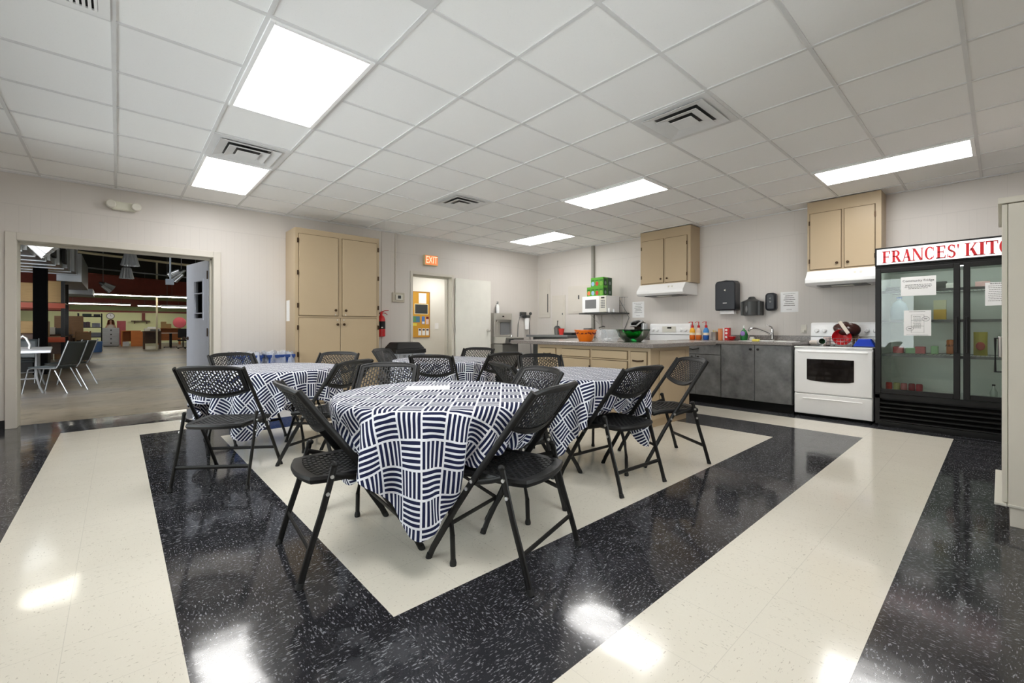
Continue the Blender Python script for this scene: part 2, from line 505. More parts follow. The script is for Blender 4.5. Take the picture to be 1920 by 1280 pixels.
# ---- ceiling lights and vents
G, GX, GY = .65544, -.020, .15242
def troffer(i, j, label):
    x0, y0 = GX + G * i, GY + G * j
    t = thing('ceiling_light', label, 'light', (x0 + G / 2, y0 + G, HC), 0, 'ceiling troffers')
    a, c = G / 2 - .012, G - .012
    b = MB().box(-a, -a + .03, -c, c, -.012, .0065).box(a - .03, a, -c, c, -.012, .0065).box(-a + .03, a - .03, -c, -c + .03, -.012, .0065).box(-a + .03, a - .03, c - .03, c, -.012, .0065)
    b.build('frame', 'white', t, bev=.003)
    B(-a + .03, a - .03, -c + .03, c - .03, -.004, .004).build('diffuser', 'diff', t)
troffer(1, 4, 'large lit ceiling panel light nearest the viewer, upper left')
troffer(1, 8, 'lit ceiling panel light nearest the wide doorway, beside a vent')
troffer(7, 4, 'lit ceiling panel light over the middle of the kitchen island')
troffer(9, 0, 'lit ceiling panel light above the glass-door fridge, furthest right')
troffer(9, 8, 'smallest lit ceiling panel light, in the far corner of the room')
troffer(1, 0, 'added unseen ceiling panel light directly above the viewer')  # added fixture out of view, lights the foreground

def diffuser(i, j, label):
    x0, y0 = GX + G * (i + .5), GY + G * (j + .5)
    t = thing('ceiling_vent', label, 'vent', (x0, y0, HC), 0, 'ceiling air diffusers')
    a = G / 2 - .012
    b = MB()
    for s in (-1, 1):
        b.box(s * a, s * (a - .07), -a, a, -.004, .0065).box(-a + .07, a - .07, s * a, s * (a - .07), -.004, .0065)
    b.build('frame', 'grid', t)
    B(-a + .07, a - .07, -a + .07, a - .07, .003, .0065).build('backing', 'greydk', t)
    for k, (r0, r1, z0, z1) in enumerate(((.262, .185, -.016, .000), (.175, .105, -.024, -.008), (.095, .045, -.032, -.016))):
        q = MB()
        def ring(r, z): return [(-r, -r, z), (r, -r, z), (r, r, z), (-r, r, z)]
        for ra, za, rb, zb in ((r0, z0, r1, z1), ):
            lo, hi = ring(ra, za), ring(rb, zb)
            for e in range(4): q.quad([lo[e], lo[(e + 1) % 4], hi[(e + 1) % 4], hi[e]])
        if k == 2: q.quad(ring(r0 - .004, z0 + .002))
        q.build('louver', 'grid', t, solid=.003)
diffuser(5, 2, 'large square ceiling vent in front of the fridge, nearest of the vents')
diffuser(1, 7, 'square ceiling vent between two lit panels near the doorway')
diffuser(5, 7, 'small square ceiling vent over the far tables')
diffuser(1, 2, 'square ceiling vent cut off by the top edge of the view')
t = thing('ceiling_vent', 'white slatted return air grille in the ceiling at top left', 'vent', (GX - G / 2, GY + G * 4.5, HC))
a = G / 2 - .012
b = MB()
for s in (-1, 1): b.box(s * a, s * (a - .05), -a, a, -.006, .0065).box(-a + .05, a - .05, s * a, s * (a - .05), -.006, .0065)
b.build('frame', 'white', t)
B(-a + .05, a - .05, -a + .05, a - .05, .004, .0065).build('backing', 'dark', t)
b = MB()
for k in range(22):
    xx = -a + .062 + k * (2 * a - .12) / 21
    b.box(xx - .008, xx + .006, -a + .05, a - .05, -.005, .003)
b.build('slats', 'white', t)

# ================================================================ FOLDING CHAIRS
def perf(b, fn, ns, nt, th, hw=.56, hm=.17, rows=None):
    """sheet with staggered slots; fn(s,t) -> (point, normal)"""
    for i in range(ns):
        s0, s1 = i / ns, (i + 1) / ns
        off = .5 if i % 2 else 0
        j = -off
        while j < nt:
            t0, t1 = max(0, j / nt), min(1, (j + 1) / nt); j += 1
            if t1 - t0 < .3 / nt: continue
            hs = (s1 - s0) * (1 - hw) / 2; ht = hm / nt
            O = ((s0, t0), (s1, t0), (s1, t1), (s0, t1)); I = ((s0 + hs, t0 + ht), (s1 - hs, t0 + ht), (s1 - hs, t1 - ht), (s0 + hs, t1 - ht))
            def put(q, k):
                p, nn = fn(*q); return b.bm.verts.new(Vector(p) + Vector(nn) * (k * th / 2))
            of = [put(q, 1) for q in O]; inf = [put(q, 1) for q in I]; ob = [put(q, -1) for q in O]; inb = [put(q, -1) for q in I]
            for k in range(4):
                n = (k + 1) % 4
                b._f([of[k], of[n], inf[n], inf[k]], 0); b._f([ob[n], ob[k], inb[k], inb[n]], 0); b._f([inf[k], inf[n], inb[n], inb[k]], 0)
def y_up(z): return .03 - (z - .42) * .732
def make_chair():
    t = thing('folding_chair', '', 'chair')
    # seat
    def seat(s, tt):
        q = 2 * s - 1; yy = -.225 + .41 * tt
        wd = .203 * (1 - .16 * max(0, .3 - tt) ** 2 * 9 * .9)
        rear = -.035 * (1 - q * q) * (1 - tt) ** 2
        z = .456 - .014 * (1 - q * q) * math.sin(PI * min(1, tt * 1.1)) - .022 * max(0, tt - .7) ** 2 * 9 - .006 * (1 - tt)
        return (q * wd, yy + rear, z), (0, 0, 1)
    b = MB(); perf(b, lambda s, tt: seat(.07 + .86 * s, .08 + .84 * tt), 17, 9, .006, .62, .16)
    N = 14
    out = [seat(i / N, 0) for i in range(N)] + [seat(1, i / N) for i in range(N)] + [seat(1 - i / N, 1) for i in range(N)] + [seat(0, 1 - i / N) for i in range(N)]
    inn = [seat(.07 + .86 * i / N, .08) for i in range(N)] + [seat(.93, .08 + .84 * i / N) for i in range(N)] + [seat(.93 - .86 * i / N, .92) for i in range(N)] + [seat(.07, .92 - .84 * i / N) for i in range(N)]
    n = len(out)
    O1 = [b.bm.verts.new(Vector(p) + Vector((0, 0, .004))) for p, _ in out]; I1 = [b.bm.verts.new(Vector(p) + Vector((0, 0, .004))) for p, _ in inn]
    O2 = [b.bm.verts.new(Vector(p) + Vector((0, 0, -.030))) for p, _ in out]; I2 = [b.bm.verts.new(Vector(p) + Vector((0, 0, -.004))) for p, _ in inn]
    I3 = [b.bm.verts.new(Vector(p).lerp(Vector(q), .35) + Vector((0, 0, -.030))) for (p, _), (q, _) in zip(out, inn)]
    for k in range(n):
        e = (k + 1) % n
        b._f([O1[k], O1[e], I1[e], I1[k]], 0); b._f([O1[k], O2[k], O2[e], O1[e]], 0); b._f([O2[k], I3[k], I3[e], O2[e]], 0); b._f([I3[k], I2[k], I2[e], I3[e]], 0)
    b.tube([Vector(p) + Vector((0, 0, -.010)) for p, _ in out], .011, 6, r2=.016, closed=True)
    b.build('seat', 'black', t, smooth=True)
    # backrest
    def back(s, tt):
        q = 2 * s - 1
        top = .868 - .020 * abs(q) ** 4; bot = .636 + .046 * q * q
        z = bot + (top - bot) * tt
        return (q * .208, y_up(z) - .038 * (1 - q * q) - .004, z), (0, .8, .6)
    b = MB(); perf(b, lambda s, tt: back(.055 + .89 * s, .1 + .79 * tt), 20, 6, .005, .70, .10)
    N = 16
    out = [back(i / N, 0) for i in range(N)] + [back(1, i / 6) for i in range(6)] + [back(1 - i / N, 1) for i in range(N)] + [back(0, 1 - i / 6) for i in range(6)]
    inn = [back(.055 + .89 * i / N, .1) for i in range(N)] + [back(.945, .1 + .79 * i / 6) for i in range(6)] + [back(.945 - .89 * i / N, .89) for i in range(N)] + [back(.055, .89 - .79 * i / 6) for i in range(6)]
    n = len(out); nn = Vector((0, .8, .6)) * .0055
    L = [[b.bm.verts.new(Vector(p) + k * nn) for p, _ in ring] for ring, k in ((out, 1), (inn, 1), (out, -1), (inn, -1))]
    for k in range(n):
        e = (k + 1) % n
        b._f([L[0][k], L[0][e], L[1][e], L[1][k]], 0); b._f([L[2][k], L[3][k], L[3][e], L[2][e]], 0)
    b.tube([p for p, _ in out], .009, 6, closed=True, up=(0, .8, .6), r2=.010)
    b.build('backrest', 'black', t, smooth=True)
    for s in (-1, 1):
        up = [(.250, .285, .012), (.249, .262, .06), (.247, .205, .15), (.243, .125, .28), (.240, y_up(.42), .42), (.236, y_up(.58), .58), (.231, y_up(.72), .72), (.226, y_up(.856), .856)]
        l = MB().tube([(s * a, b_, c) for a, b_, c in up], .0165, 10, r2=.0105, up=(1, 0, 0)).build('leg', 'blackm', t, smooth=True)
        MB().tube([(s * .250, .291, 0), (s * .250, .283, .024)], [.017, .015], 10, r2=None).build('foot', 'gasket', l, smooth=True)
        q = MB()
        for yy, zz in ((y_up(.425) + .0, .425), (y_up(.385), .385)): q.cyl((s * .246, yy, zz), (s * .2565, yy, zz), .0085, 10)
        q.build('rivet', 'rivet', l, smooth=True)
        rp = [(.252, -.284, .012), (.251, -.272, .06), (.250, -.245, .15), (.249, -.196, .30), (.248, -.160, .43), (.248, -.142, .505)]
        l = MB().tube([(s * a, b_, c) for a, b_, c in rp], .0155, 10, r2=.0100, up=(1, 0, 0)).build('leg', 'blackm', t, smooth=True)
        MB().tube([(s * .252, -.290, 0), (s * .252, -.282, .024)], [.017, .015], 10).build('foot', 'gasket', l, smooth=True)
        MB().ball((s * .248, -.138, .512), .019, 0, 10, (.7, 1, .9)).build('cap', 'blackm', l, smooth=True)
        q = MB()
        for yy, zz in ((-.153, .462), (-.172, .388)): q.cyl((s * .254, yy, zz), (s * .2635, yy, zz), .0085, 10)
        q.build('rivet', 'rivet', l, smooth=True)
        MB().tube([(s * .234, -.152, .470), (s * .234, -.07, .440), (s * .233, .035, .412)], .013, 8, r2=.005, up=(1, 0, 0)).build('link_bar', 'blackm', t, smooth=True)
    MB().tube([(-.249, -.245, .152), (.249, -.245, .152)], .006, 8, r2=.014).build('stretcher', 'blackm', t, smooth=True)
    MB().tube([(-.246, .192, .172), (.246, .192, .172)], .006, 8, r2=.012).build('stretcher', 'blackm', t, smooth=True)
    return t
T1, T2, T3, T4 = (1.42, 2.21), (1.12, 4.74), (2.92, 2.44), (2.99, 4.61)
CH = [  # x, y, facing, label
    ((.895, 2.26), (.996, -.09), 'black folding chair at the left of the front table, seen from its side', 1),
    ((1.465, 1.68), (-.277, .961), 'black folding chair nearest the viewer, at the right of the front table', 1),
    ((1.83, 2.11), (-.985, .17), 'black folding chair behind the right edge of the front table, facing the viewer', 1),
    ((1.33, 2.87), (-.667, -.745), 'black folding chair directly behind the white paper on the front table', 1),
    ((.64, 3.93), (.579, .815), 'black folding chair nearest the wide doorway, seen from behind with its seat in full view', 2),
    ((1.34, 3.86), (-.50, .866), 'black folding chair seen from behind at the right of the table by the doorway', 2),
    ((.99, 5.23), (.30, -.954), 'black folding chair in front of the blue recycling bins', 2),
    ((1.63, 4.76), (-.75, -.66), 'black folding chair in front of the tall tan cupboard', 2),
    ((2.50, 2.53), (.953, -.30), 'black folding chair at the left of the table by the island, its back edge-on', 3),
    ((2.775, 1.965), (.06, .998), 'black folding chair seen from behind in front of the table by the island', 3),
    ((3.575, 2.0), (-.851, .525), 'black folding chair pulled out beside the end of the tan island', 3),
    ((3.07, 2.93), (-.55, -.835), 'black folding chair between the table and the tan island drawers', 3),
    ((2.73, 5.17), (.6, -.8), 'black folding chair beside the black trash can, its back nearly edge-on', 4),
    ((2.56, 4.02), (.76, .65), 'black folding chair seen squarely from behind at the furthest table', 4),
    ((3.44, 4.66), (-.88, -.475), 'black folding chair furthest from the viewer, in front of the open white door', 4),
    ((3.2, 3.93), (.06, .998), 'black folding chair in front of the water fountain, seen from behind', 4)]
proto = make_chair()
for k, (p, d, lab, tb) in enumerate(CH):
    o = proto if k == 0 else copy_tree(proto)
    o.location = (p[0], p[1], 0); o.rotation_euler = (0, 0, math.atan2(d[1], d[0]) - PI / 2)
    o['label'] = lab; o['group'] = 'black folding chairs'

# ================================================================ TABLES AND CLOTHS
TR, TZ = .605, .752
def make_table():
    t = thing('round_table', '', 'table')
    MB().lathe([(TR - .02, .715), (TR - .014, .722), (TR - .014, .736), (TR - .026, TZ - .005)], 64).build('tabletop', 'greydk', t, smooth=True)
    for s in (-1, 1):
        q = MB().tube([(-.30, s * .30, .712), (.30, s * .30, .712)], .014, 8)
        q.build('rail', 'blackm', t, smooth=True)
        for e in (-1, 1):
            l = MB().tube([(e * .26, s * .30, .70), (e * .27, s * .31, .45), (e * .275, s * .33, .36), (e * .285, s * .40, .25), (e * .29, s * .42, .14), (e * .29, s * .425, .015)], .0125, 10).build('leg', 'blackm', t, smooth=True)
            MB().lathe([(.016, 0), (.017, .012), (.013, .03)], 12, (e * .29, s * .425, 0)).build('foot', 'gasket', l, smooth=True)
        MB().tube([(-.272, s * .315, .40), (.272, s * .315, .40)], .010, 8).build('stretcher', 'blackm', t, smooth=True)
        MB().tube([(0, s * .31, .41), (0, s * .06, .705)], .008, 8).build('brace', 'blackm', t, smooth=True)
    return t
TABS = [(T1, 8, 'round folding table in front, nearest the viewer, hidden under its cloth'), (T2, 50, 'round folding table nearest the wide doorway'),
        (T3, -35, 'round folding table beside the tan island'), (T4, 20, 'round folding table furthest from the viewer')]
tp = make_table()
for k, (c, rz, lab) in enumerate(TABS):
    o = tp if k == 0 else copy_tree(tp)
    o.location = (c[0], c[1], 0); o.rotation_euler = (0, 0, R(rz)); o['label'] = lab; o['group'] = 'round folding tables'

import numpy as np
def drape(specs):
    """hang square cloths over round tables: position-based cloth, chairs slide in while it settles"""
    NB, N, half = len(specs), 53, .85
    g = np.linspace(-half, half, N); h = g[1] - g[0]
    U, V = np.meshgrid(g, g, indexing='ij')
    rr = np.hypot(U, V) + 1e-9; mx = np.maximum(np.abs(U), np.abs(V)) / rr; rsq = half / np.maximum(mx, 1e-6)
    lim = 1.125; tgt = np.where(rsq > lim - .06, np.minimum(rsq, lim - .06 * np.exp(-(rsq - lim + .06) / .06)), rsq)
    k_ = 1 - (1 - tgt / rsq) * (rr / rsq) ** 2
    U, V = U * k_, V * k_; F = np.stack([U, V], -1)
    X = np.zeros((NB, N, N, 3)); zt = TZ + .005
    rs = np.random.RandomState(3)
    for b, sp in enumerate(specs):
        a = R(sp['corner'] - 45); X[b, ..., 0] = U * math.cos(a) - V * math.sin(a); X[b, ..., 1] = U * math.sin(a) + V * math.cos(a)
    rad0 = np.hypot(X[..., 0], X[..., 1]); fixed = rad0 < .602
    X[..., 2] = zt; X[..., 2] += np.where(rad0 > .62, -.4 * (rad0 - .62) + rs.uniform(-.012, .012, rad0.shape), 0)
    P = X.copy()
    w = np.where(fixed, 0.0, 1.0)[..., None]
    def rest(a, b):
        d = F[b[1], b[2]] - F[a[1], a[2]]; return np.sqrt((d * d).sum(-1))[None, ..., None]
    def con(a, b, L, k):
        A, B_ = X[a], X[b]; d = B_ - A; l = np.sqrt((d * d).sum(-1, keepdims=True)) + 1e-9
        wa, wb = w[a], w[b]; c = d * (k * (l - L) / l / np.maximum(wa + wb, 1e-6))
        X[a] = A + c * wa; X[b] = B_ - c * wb
    S = slice; groups = []
    for p in (0, 1):
        n = (N - p) // 2
        i0, i1 = S(p, p + 2 * n - 1 if p + 2 * n <= N else N, 2), S(p + 1, p + 2 * n, 2)
        m_ = len(range(N)[i1]); i0 = S(p, p + 2 * m_ - 1, 2)
        groups += [((S(None), i0, S(None)), (S(None), i1, S(None)), h, 1.0), ((S(None), S(None), i0), (S(None), S(None), i1), h, 1.0)]
        groups += [((S(None), i0, S(0, N - 1)), (S(None), i1, S(1, N)), h * 1.41421, .55), ((S(None), i0, S(1, N)), (S(None), i1, S(0, N - 1)), h * 1.41421, .55)]
    for q in range(3):
        ia = np.arange(N - 2); ia = ia[(ia // 2) % 2 == (q % 2)] if q < 2 else None
        if ia is None: break
        groups += [((S(None), ia, S(None)), (S(None), ia + 2, S(None)), 2 * h, .10), ((S(None), S(None), ia), (S(None), S(None), ia + 2), 2 * h, .10)]
    groups = [(a_, b_, rest(a_, b_), kk) for a_, b_, L, kk in groups]
    STEPS, dt = 260, 1 / 60
    for it in range(STEPS):
        v = (X - P) * .975; P = X.copy()
        X += v * w; X[..., 2] -= 9.8 * dt * dt * w[..., 0]
        slide = max(0.0, 1 - max(0, it - 70) / 110)
        for k in range(9):
            for a_, b_, L, kk in groups: con(a_, b_, L, kk)
            if k % 3 == 2:
                r = np.hypot(X[..., 0], X[..., 1]); z = X[..., 2]
                inside = (r < TR + .006) & (z < zt) & ~fixed
                top = inside & (z > zt - .022)
                X[..., 2] = np.where(top, zt, X[..., 2])
                side = inside & ~top & (z > .69)
                f = np.where(side, (TR + .010) / np.maximum(r, 1e-3), 1.0)
                X[..., 0] *= f; X[..., 1] *= f
                X[..., 2] = np.maximum(X[..., 2], .012)
                for b, sp in enumerate(specs):
                    for (px, py, dx, dy) in sp['chairs']:
                        ox, oy = px - dx * .55 * slide, py - dy * .55 * slide
                        x, y, zz = X[b, ..., 0], X[b, ..., 1], X[b, ..., 2]
                        ly = (x - ox) * dx + (y - oy) * dy; lx = (x - ox) * dy - (y - oy) * dx
                        yu = .03 - (zz - .42) * .732 + .026
                        pen = (np.abs(lx) < .262) & (zz > .47) & (zz < .88) & (ly < yu) & (ly > yu - .16)
                        dl = np.where(pen, yu - ly, 0.0)
                        # the front legs below the seat
                        yl = .285 - zz * .62 + .024
                        pen2 = (np.abs(np.abs(lx) - .246) < .03) & (zz <= .47) & (ly < yl) & (ly > yl - .07)
                        dl = np.where(pen2, yl - ly, dl)
                        seat = (np.abs(lx) < .232) & (ly > -.25) & (ly < .205) & (zz > .405) & (zz < .474)
                        front = seat & (ly > .15) & (zz < .45)
                        dl = np.where(front, .207 - ly, dl)
                        X[b, ..., 2] = np.where(seat & ~front, .474, X[b, ..., 2])
                        X[b, ..., 0] += dl * dx; X[b, ..., 1] += dl * dy
    for b, sp in enumerate(specs):
        me = bpy.data.meshes.new('tablecloth'); idx = np.arange(N * N).reshape(N, N)
        fs = np.stack([idx[:-1, :-1], idx[1:, :-1], idx[1:, 1:], idx[:-1, 1:]], -1).reshape(-1, 4)
        me.from_pydata(X[b].reshape(-1, 3).tolist(), [], fs.tolist())
        uv = me.uv_layers.new(name='UVMap'); li = np.zeros(len(me.loops), dtype=np.int32); me.loops.foreach_get('vertex_index', li)
        a = R(sp['pat']); uu, vv = U.reshape(-1), V.reshape(-1)
        co = np.stack([uu * math.cos(a) - vv * math.sin(a), uu * math.sin(a) + vv * math.cos(a)], -1)[li]
        uv.data.foreach_set('uv', co.astype(np.float32).reshape(-1))
        me.polygons.foreach_set('use_smooth', [True] * len(me.polygons)); me.materials.append(m['cloth'])
        o = bpy.data.objects.new('tablecloth', me); COL.objects.link(o); o.location = (sp['c'][0], sp['c'][1], 0)
        d = o.modifiers.new('sub', 'SUBSURF'); d.levels = 1; d.render_levels = 2
        tag(o, sp['label'], 'tablecloth', 'navy and white tablecloths')
TABI = {T1: 1, T2: 2, T3: 3, T4: 4}
SPECS = []
for c, corner, pat, lab in ((T1, 229, 45, 'navy and white basket-weave tablecloth on the front table, a white paper lying on it'), (T2, 238, 0, 'navy and white basket-weave tablecloth on the table nearest the wide doorway'),
                            (T3, 203, 4, 'navy and white basket-weave tablecloth on the table beside the tan island'), (T4, 225, 9, 'navy and white basket-weave tablecloth on the furthest table')):
    ch = []
    for p, d, _, tb in CH:
        if TABI[c] == tb:
            L = math.hypot(*d); ch.append((p[0] - c[0], p[1] - c[1], d[0] / L, d[1] / L))
    SPECS.append(dict(c=c, corner=corner, pat=pat, label=lab, chairs=ch))
drape(SPECS)

# ================================================================ KITCHEN
def base_loc(o):
    v = Vector((0, 0, 0)); rz = 0
    while o:
        v = v + Vector(o.location); rz += o.rotation_euler.z; o = o.parent
    return v
def pw(mb, name, mats, parent, **k):
    """build a part from a shape written in room coordinates"""
    bmesh.ops.translate(mb.bm, verts=mb.bm.verts, vec=-base_loc(parent))
    return mb.build(name, mats, parent, **k)
def solo(mb, name, mats, label, cat, group=None, loc=None, **k):
    if loc:                                             # shapes given in room coordinates are moved to their own base
        c = sum((v.co for v in mb.bm.verts), Vector()) / len(mb.bm.verts)
        if (c - Vector(loc)).length < c.length: bmesh.ops.translate(mb.bm, verts=mb.bm.verts, vec=-Vector(loc))
    return tag(mb.build(name, mats, None, loc=loc, **k), label, cat, group)
def pull(y0, y1, z, x, parent):
    ym = (y0 + y1) / 2
    pw(MB().tube([(x, y0, z + .004), (x - .020, y0 + .012, z), (x - .022, ym, z - .004), (x - .020, y1 - .012, z), (x, y1, z + .004)], .006, 8, r2=.009), 'handle', 'bronze', parent, smooth=True)
def knobx(x, y, z, parent, mat='bronze', r=.015):
    pw(MB().lathe([(.006, 0), (.006, -.012), (r, -.016), (r, -.026), (r * .5, -.030)], 12, (x, y, z), axis='x'), 'knob', mat, parent, smooth=True)
def hinges(x, ys, zs, parent, d=-1):
    for y in ys:
        for z in zs: pw(MB().box(x, x + d * .008, y - .008, y + .008, z - .03, z + .03), 'hinge', 'bronze', parent)

# ---- island
t = thing('kitchen_island', 'tan painted kitchen island base with drawers and doors under a grey counter', 'cabinet', (4.9, 3.5, 0))
b = MB().box(4.50, 5.35, 2.66, 4.38, 0, .10).box(4.44, 5.35, 2.62, 4.40, .10, .915)
pw(b, 'body', 'tan', t, bev=.004)
pw(B(5.0, 5.35, 4.40, 4.56, 0, .915), 'end_panel', 'greydk', t)
def front(name, y0, y1, z0, z1, x=4.44, handle=None, mat='tan', th=.018, par=None):
    b = MB().box(x - th, x - .001, y0, y1, z0, z1)
    pw(MB().box(x - .004, x - .0005, y0 - .008, y1 + .008, z0 - .008, z1 + .008), 'shadow_gap', 'tan_dark' if mat == 'tan' else 'dark', par or t)
    return pw(b, name, mat, par or t, bev=.005)
d = front('drawer', 4.05, 4.34, .70, .865); pull(4.13, 4.26, .79, 4.422, d)
front('door', 4.05, 4.34, .13, .675)
front('false_drawer', 3.47, 3.93, .775, .865); front('false_drawer', 2.92, 3.43, .775, .865)
d = front('door', 3.47, 3.93, .13, .745); hinges(4.422, (3.465,), (.25, .64), d)
d = front('door', 2.92, 3.43, .13, .745); hinges(4.422, (2.915,), (.25, .64), d)
d = front('drawer', 2.665, 2.87, .645, .865); pull(2.70, 2.84, .765, 4.422, d)
d = front('door', 2.665, 2.87, .13, .62); hinges(4.422, (2.66,), (.25, .52), d)
b = MB().box(4.62, 5.22, 2.606, 2.62, .14, .875); pw(b, 'side_door', 'tan', t, bev=.004)
pw(MB().box(5.228, 5.234, 2.612, 2.62, .2, .875), 'shadow_gap', 'tan_dark', t)
solo(B(4.33, 5.92, 2.53, 4.86, .917, .965), 'countertop', 'counter', 'long grey speckled counter slab on the tan island, holding the three bowls', 'countertop', loc=(4.9, 3.5, .917), bev=.008)

# ---- bowls on the island
def bowl(loc, r0, r1, h, mat, label, th=.005, rim=.006, q=.5):
    o = MB().lathe([(r0 * .2, 0), (r0, .001), (r0 + (r1 - r0) * q, h * .45), (r1, h), (r1 + rim, h + .002), (r1 + rim, h - .008), (r1 - th, h - .003), (r0 + (r1 - r0) * q - th, h * .45 + .005), (r0 - th, .007), (r0 * .2, .007)], 40)
    q_ = o.build("bowl", mat, None, smooth=True, loc=loc)
    return tag(q_, label, "bowl")
q = bowl((4.64, 3.70, .9655), .085, .145, .150, cm(236, 120, 22, .3), 'orange plastic bowl with a band of dark red spots, leftmost on the island')
b = MB(); rnd = random.Random(2)
for k in range(30):
    a = -2.6 - 1.5 + k * .105; zz = .105 + rnd.uniform(-.014, .012); r = .085 + .06 * zz / .15 + .0015
    b.ball((r * math.cos(a), r * math.sin(a), zz), rnd.uniform(.004, .011), 0, 8, (1, 1, 1))
b.build('spots', cm(110, 12, 20), q, smooth=True)
bowl((4.86, 3.50, .9655), .12, .185, .155, m['clear'], 'clear plastic bowl between the orange and the green bowl', q=.68)
solo(MB().box(-.06, .03, -.03, .02, 0, .03).box(-.02, .07, .0, .05, .0, .02), 'napkin_bundle', 'paper', 'white wrapped bundle lying in the clear plastic bowl', 'napkin', loc=(4.86, 3.50, .973), bev=.006)
bowl((4.88, 3.13, .9655), .10, .205, .155, m['greenbowl'], 'dark green see-through bowl on the island, right of the clear bowl', q=.72)
for k, (dx, dy, rz) in enumerate(((-.045, .05, .3), (.035, -.06, -.5))):
    b = MB().grid(lambda u, v: ((.075 + .012 * math.sin(9 * u * 2 * PI + 5 * v)) * math.cos(2 * PI * u) * math.sin(PI * max(v, .001)), (.085 + .012 * math.cos(7 * u * 2 * PI)) * math.sin(2 * PI * u) * math.sin(PI * max(v, .001)), .062 - .055 * math.cos(PI * v) + .006 * math.sin(12 * u * PI)), 28, 12, wrap=True)
    o = b.build('plastic_bag', cm(30, 200, 72, .3), None, smooth=True, loc=(4.88 + dx, 3.13 + dy, .982)); o.rotation_euler.z = rz
    tag(o, ['bunched green plastic bag in the left of the green bowl', 'bunched green plastic bag in the right of the green bowl'][k], 'bag', 'green bags in the bowl')

# ---- slate sink run along the right wall
t = thing('sink_cabinet', 'slate grey base cabinet with two doors under the sink', 'cabinet', (7.0, 2.3, 0))
pw(MB().box(6.70, XR - .002, 1.845, 2.757, 0, .12, 1).box(6.635, XR - .002, 1.845, 2.757, .12, .70), 'body', ['slate', 'dark'], t)
pw(MB().box(6.635, 6.66, 1.845, 2.757, .70, .908).box(6.66, XR - .002, 1.845, 1.87, .70, .908).box(6.66, XR - .002, 2.735, 2.757, .70, .908), 'frame', 'slate', t)
for y0, y1, ky in ((2.302, 2.752, 2.345), (1.850, 2.296, 2.25)):
    d = pw(B(6.615, 6.634, y0, y1, .125, .905), 'door', 'slate', t, bev=.003); knobx(6.615, ky, .845, d, 'blackm', .017)
t = thing('base_cabinet', 'slate grey base cabinet with a drawer, left of the sink cabinet', 'cabinet', (7.0, 3.2, 0))
pw(MB().box(6.72, XR - .002, 2.765, 3.59, 0, .12, 1).box(6.655, XR - .002, 2.765, 3.59, .12, .908), 'body', ['slate', 'dark'], t)
d = pw(B(6.637, 6.654, 2.77, 3.585, .745, .90), 'drawer', 'slate', t, bev=.003)
pw(MB().tube([(6.637, 3.10, .835), (6.612, 3.11, .825), (6.610, 3.18, .815), (6.612, 3.25, .825), (6.637, 3.26, .835)], .007, 8), 'handle', 'blackm', d, smooth=True)
for y0, y1, ky in ((3.153, 3.585, 3.20), (2.77, 3.147, 3.105)):
    d = pw(B(6.637, 6.654, y0, y1, .125, .735), 'door', 'slate', t, bev=.003); knobx(6.637, ky, .70, d, 'blackm', .017)
b = MB().box(6.60, 6.92, 1.835, 3.60, .910, .95).box(6.92, 7.36, 2.60, 3.60, .910, .95).box(6.92, 7.36, 1.835, 2.02, .910, .95).box(7.36, XR - .001, 1.835, 3.60, .910, .95)
t = thing('countertop', 'grey speckled counter with backsplash along the wall, holding the sink and pump bottles', 'countertop', (7.1, 2.7, .91))
pw(b, 'slab', 'counter', t, bev=.003)
pw(B(XR - .025, XR - .001, 1.835, 3.05, .951, 1.03), 'backsplash', 'counter', t, bev=.003)
t = thing('sink', 'stainless kitchen sink set into the grey wall counter', 'sink', (7.14, 2.31, .80))
b = MB()
for (x0, x1, y0, y1) in ((6.905, 6.935, 2.0, 2.62), (7.345, 7.375, 2.0, 2.62), (6.935, 7.345, 2.0, 2.035), (6.935, 7.345, 2.585, 2.62)): b.box(x0, x1, y0, y1, .9505, .956)
pw(b, 'rim', 'steel', t)
b = MB()
for (x0, x1, y0, y1, z0, z1) in ((6.925, 6.93, 2.025, 2.595, .78, .951), (7.35, 7.355, 2.025, 2.595, .78, .951), (6.93, 7.35, 2.025, 2.03, .78, .951), (6.93, 7.35, 2.59, 2.595, .78, .951), (6.93, 7.35, 2.03, 2.59, .775, .78)): b.box(x0, x1, y0, y1, z0, z1)
pw(b, 'basin', 'steel', t)
t = thing('faucet', 'chrome kitchen tap with a long spout, standing behind the sink', 'tap', (7.43, 2.33, .951))
pw(MB().lathe([(.034, .951), (.034, .962), (.022, .975), (.021, 1.07), (.024, 1.10), (.018, 1.13)], 20, (7.43, 2.33, 0)), 'body', 'chrome', t, smooth=True)
pw(MB().tube([(7.43, 2.33, 1.035), (7.36, 2.40, 1.08), (7.29, 2.47, 1.12), (7.24, 2.52, 1.138), (7.20, 2.56, 1.135), (7.18, 2.58, 1.10)], [.014, .015, .016, .018, .019, .017], 12), 'spout', 'chrome', t, smooth=True)
pw(MB().tube([(7.43, 2.33, 1.125), (7.425, 2.335, 1.155), (7.40, 2.375, 1.185), (7.385, 2.40, 1.188)], [.014, .012, .009, .008], 10), 'lever', 'chrome', t, smooth=True)

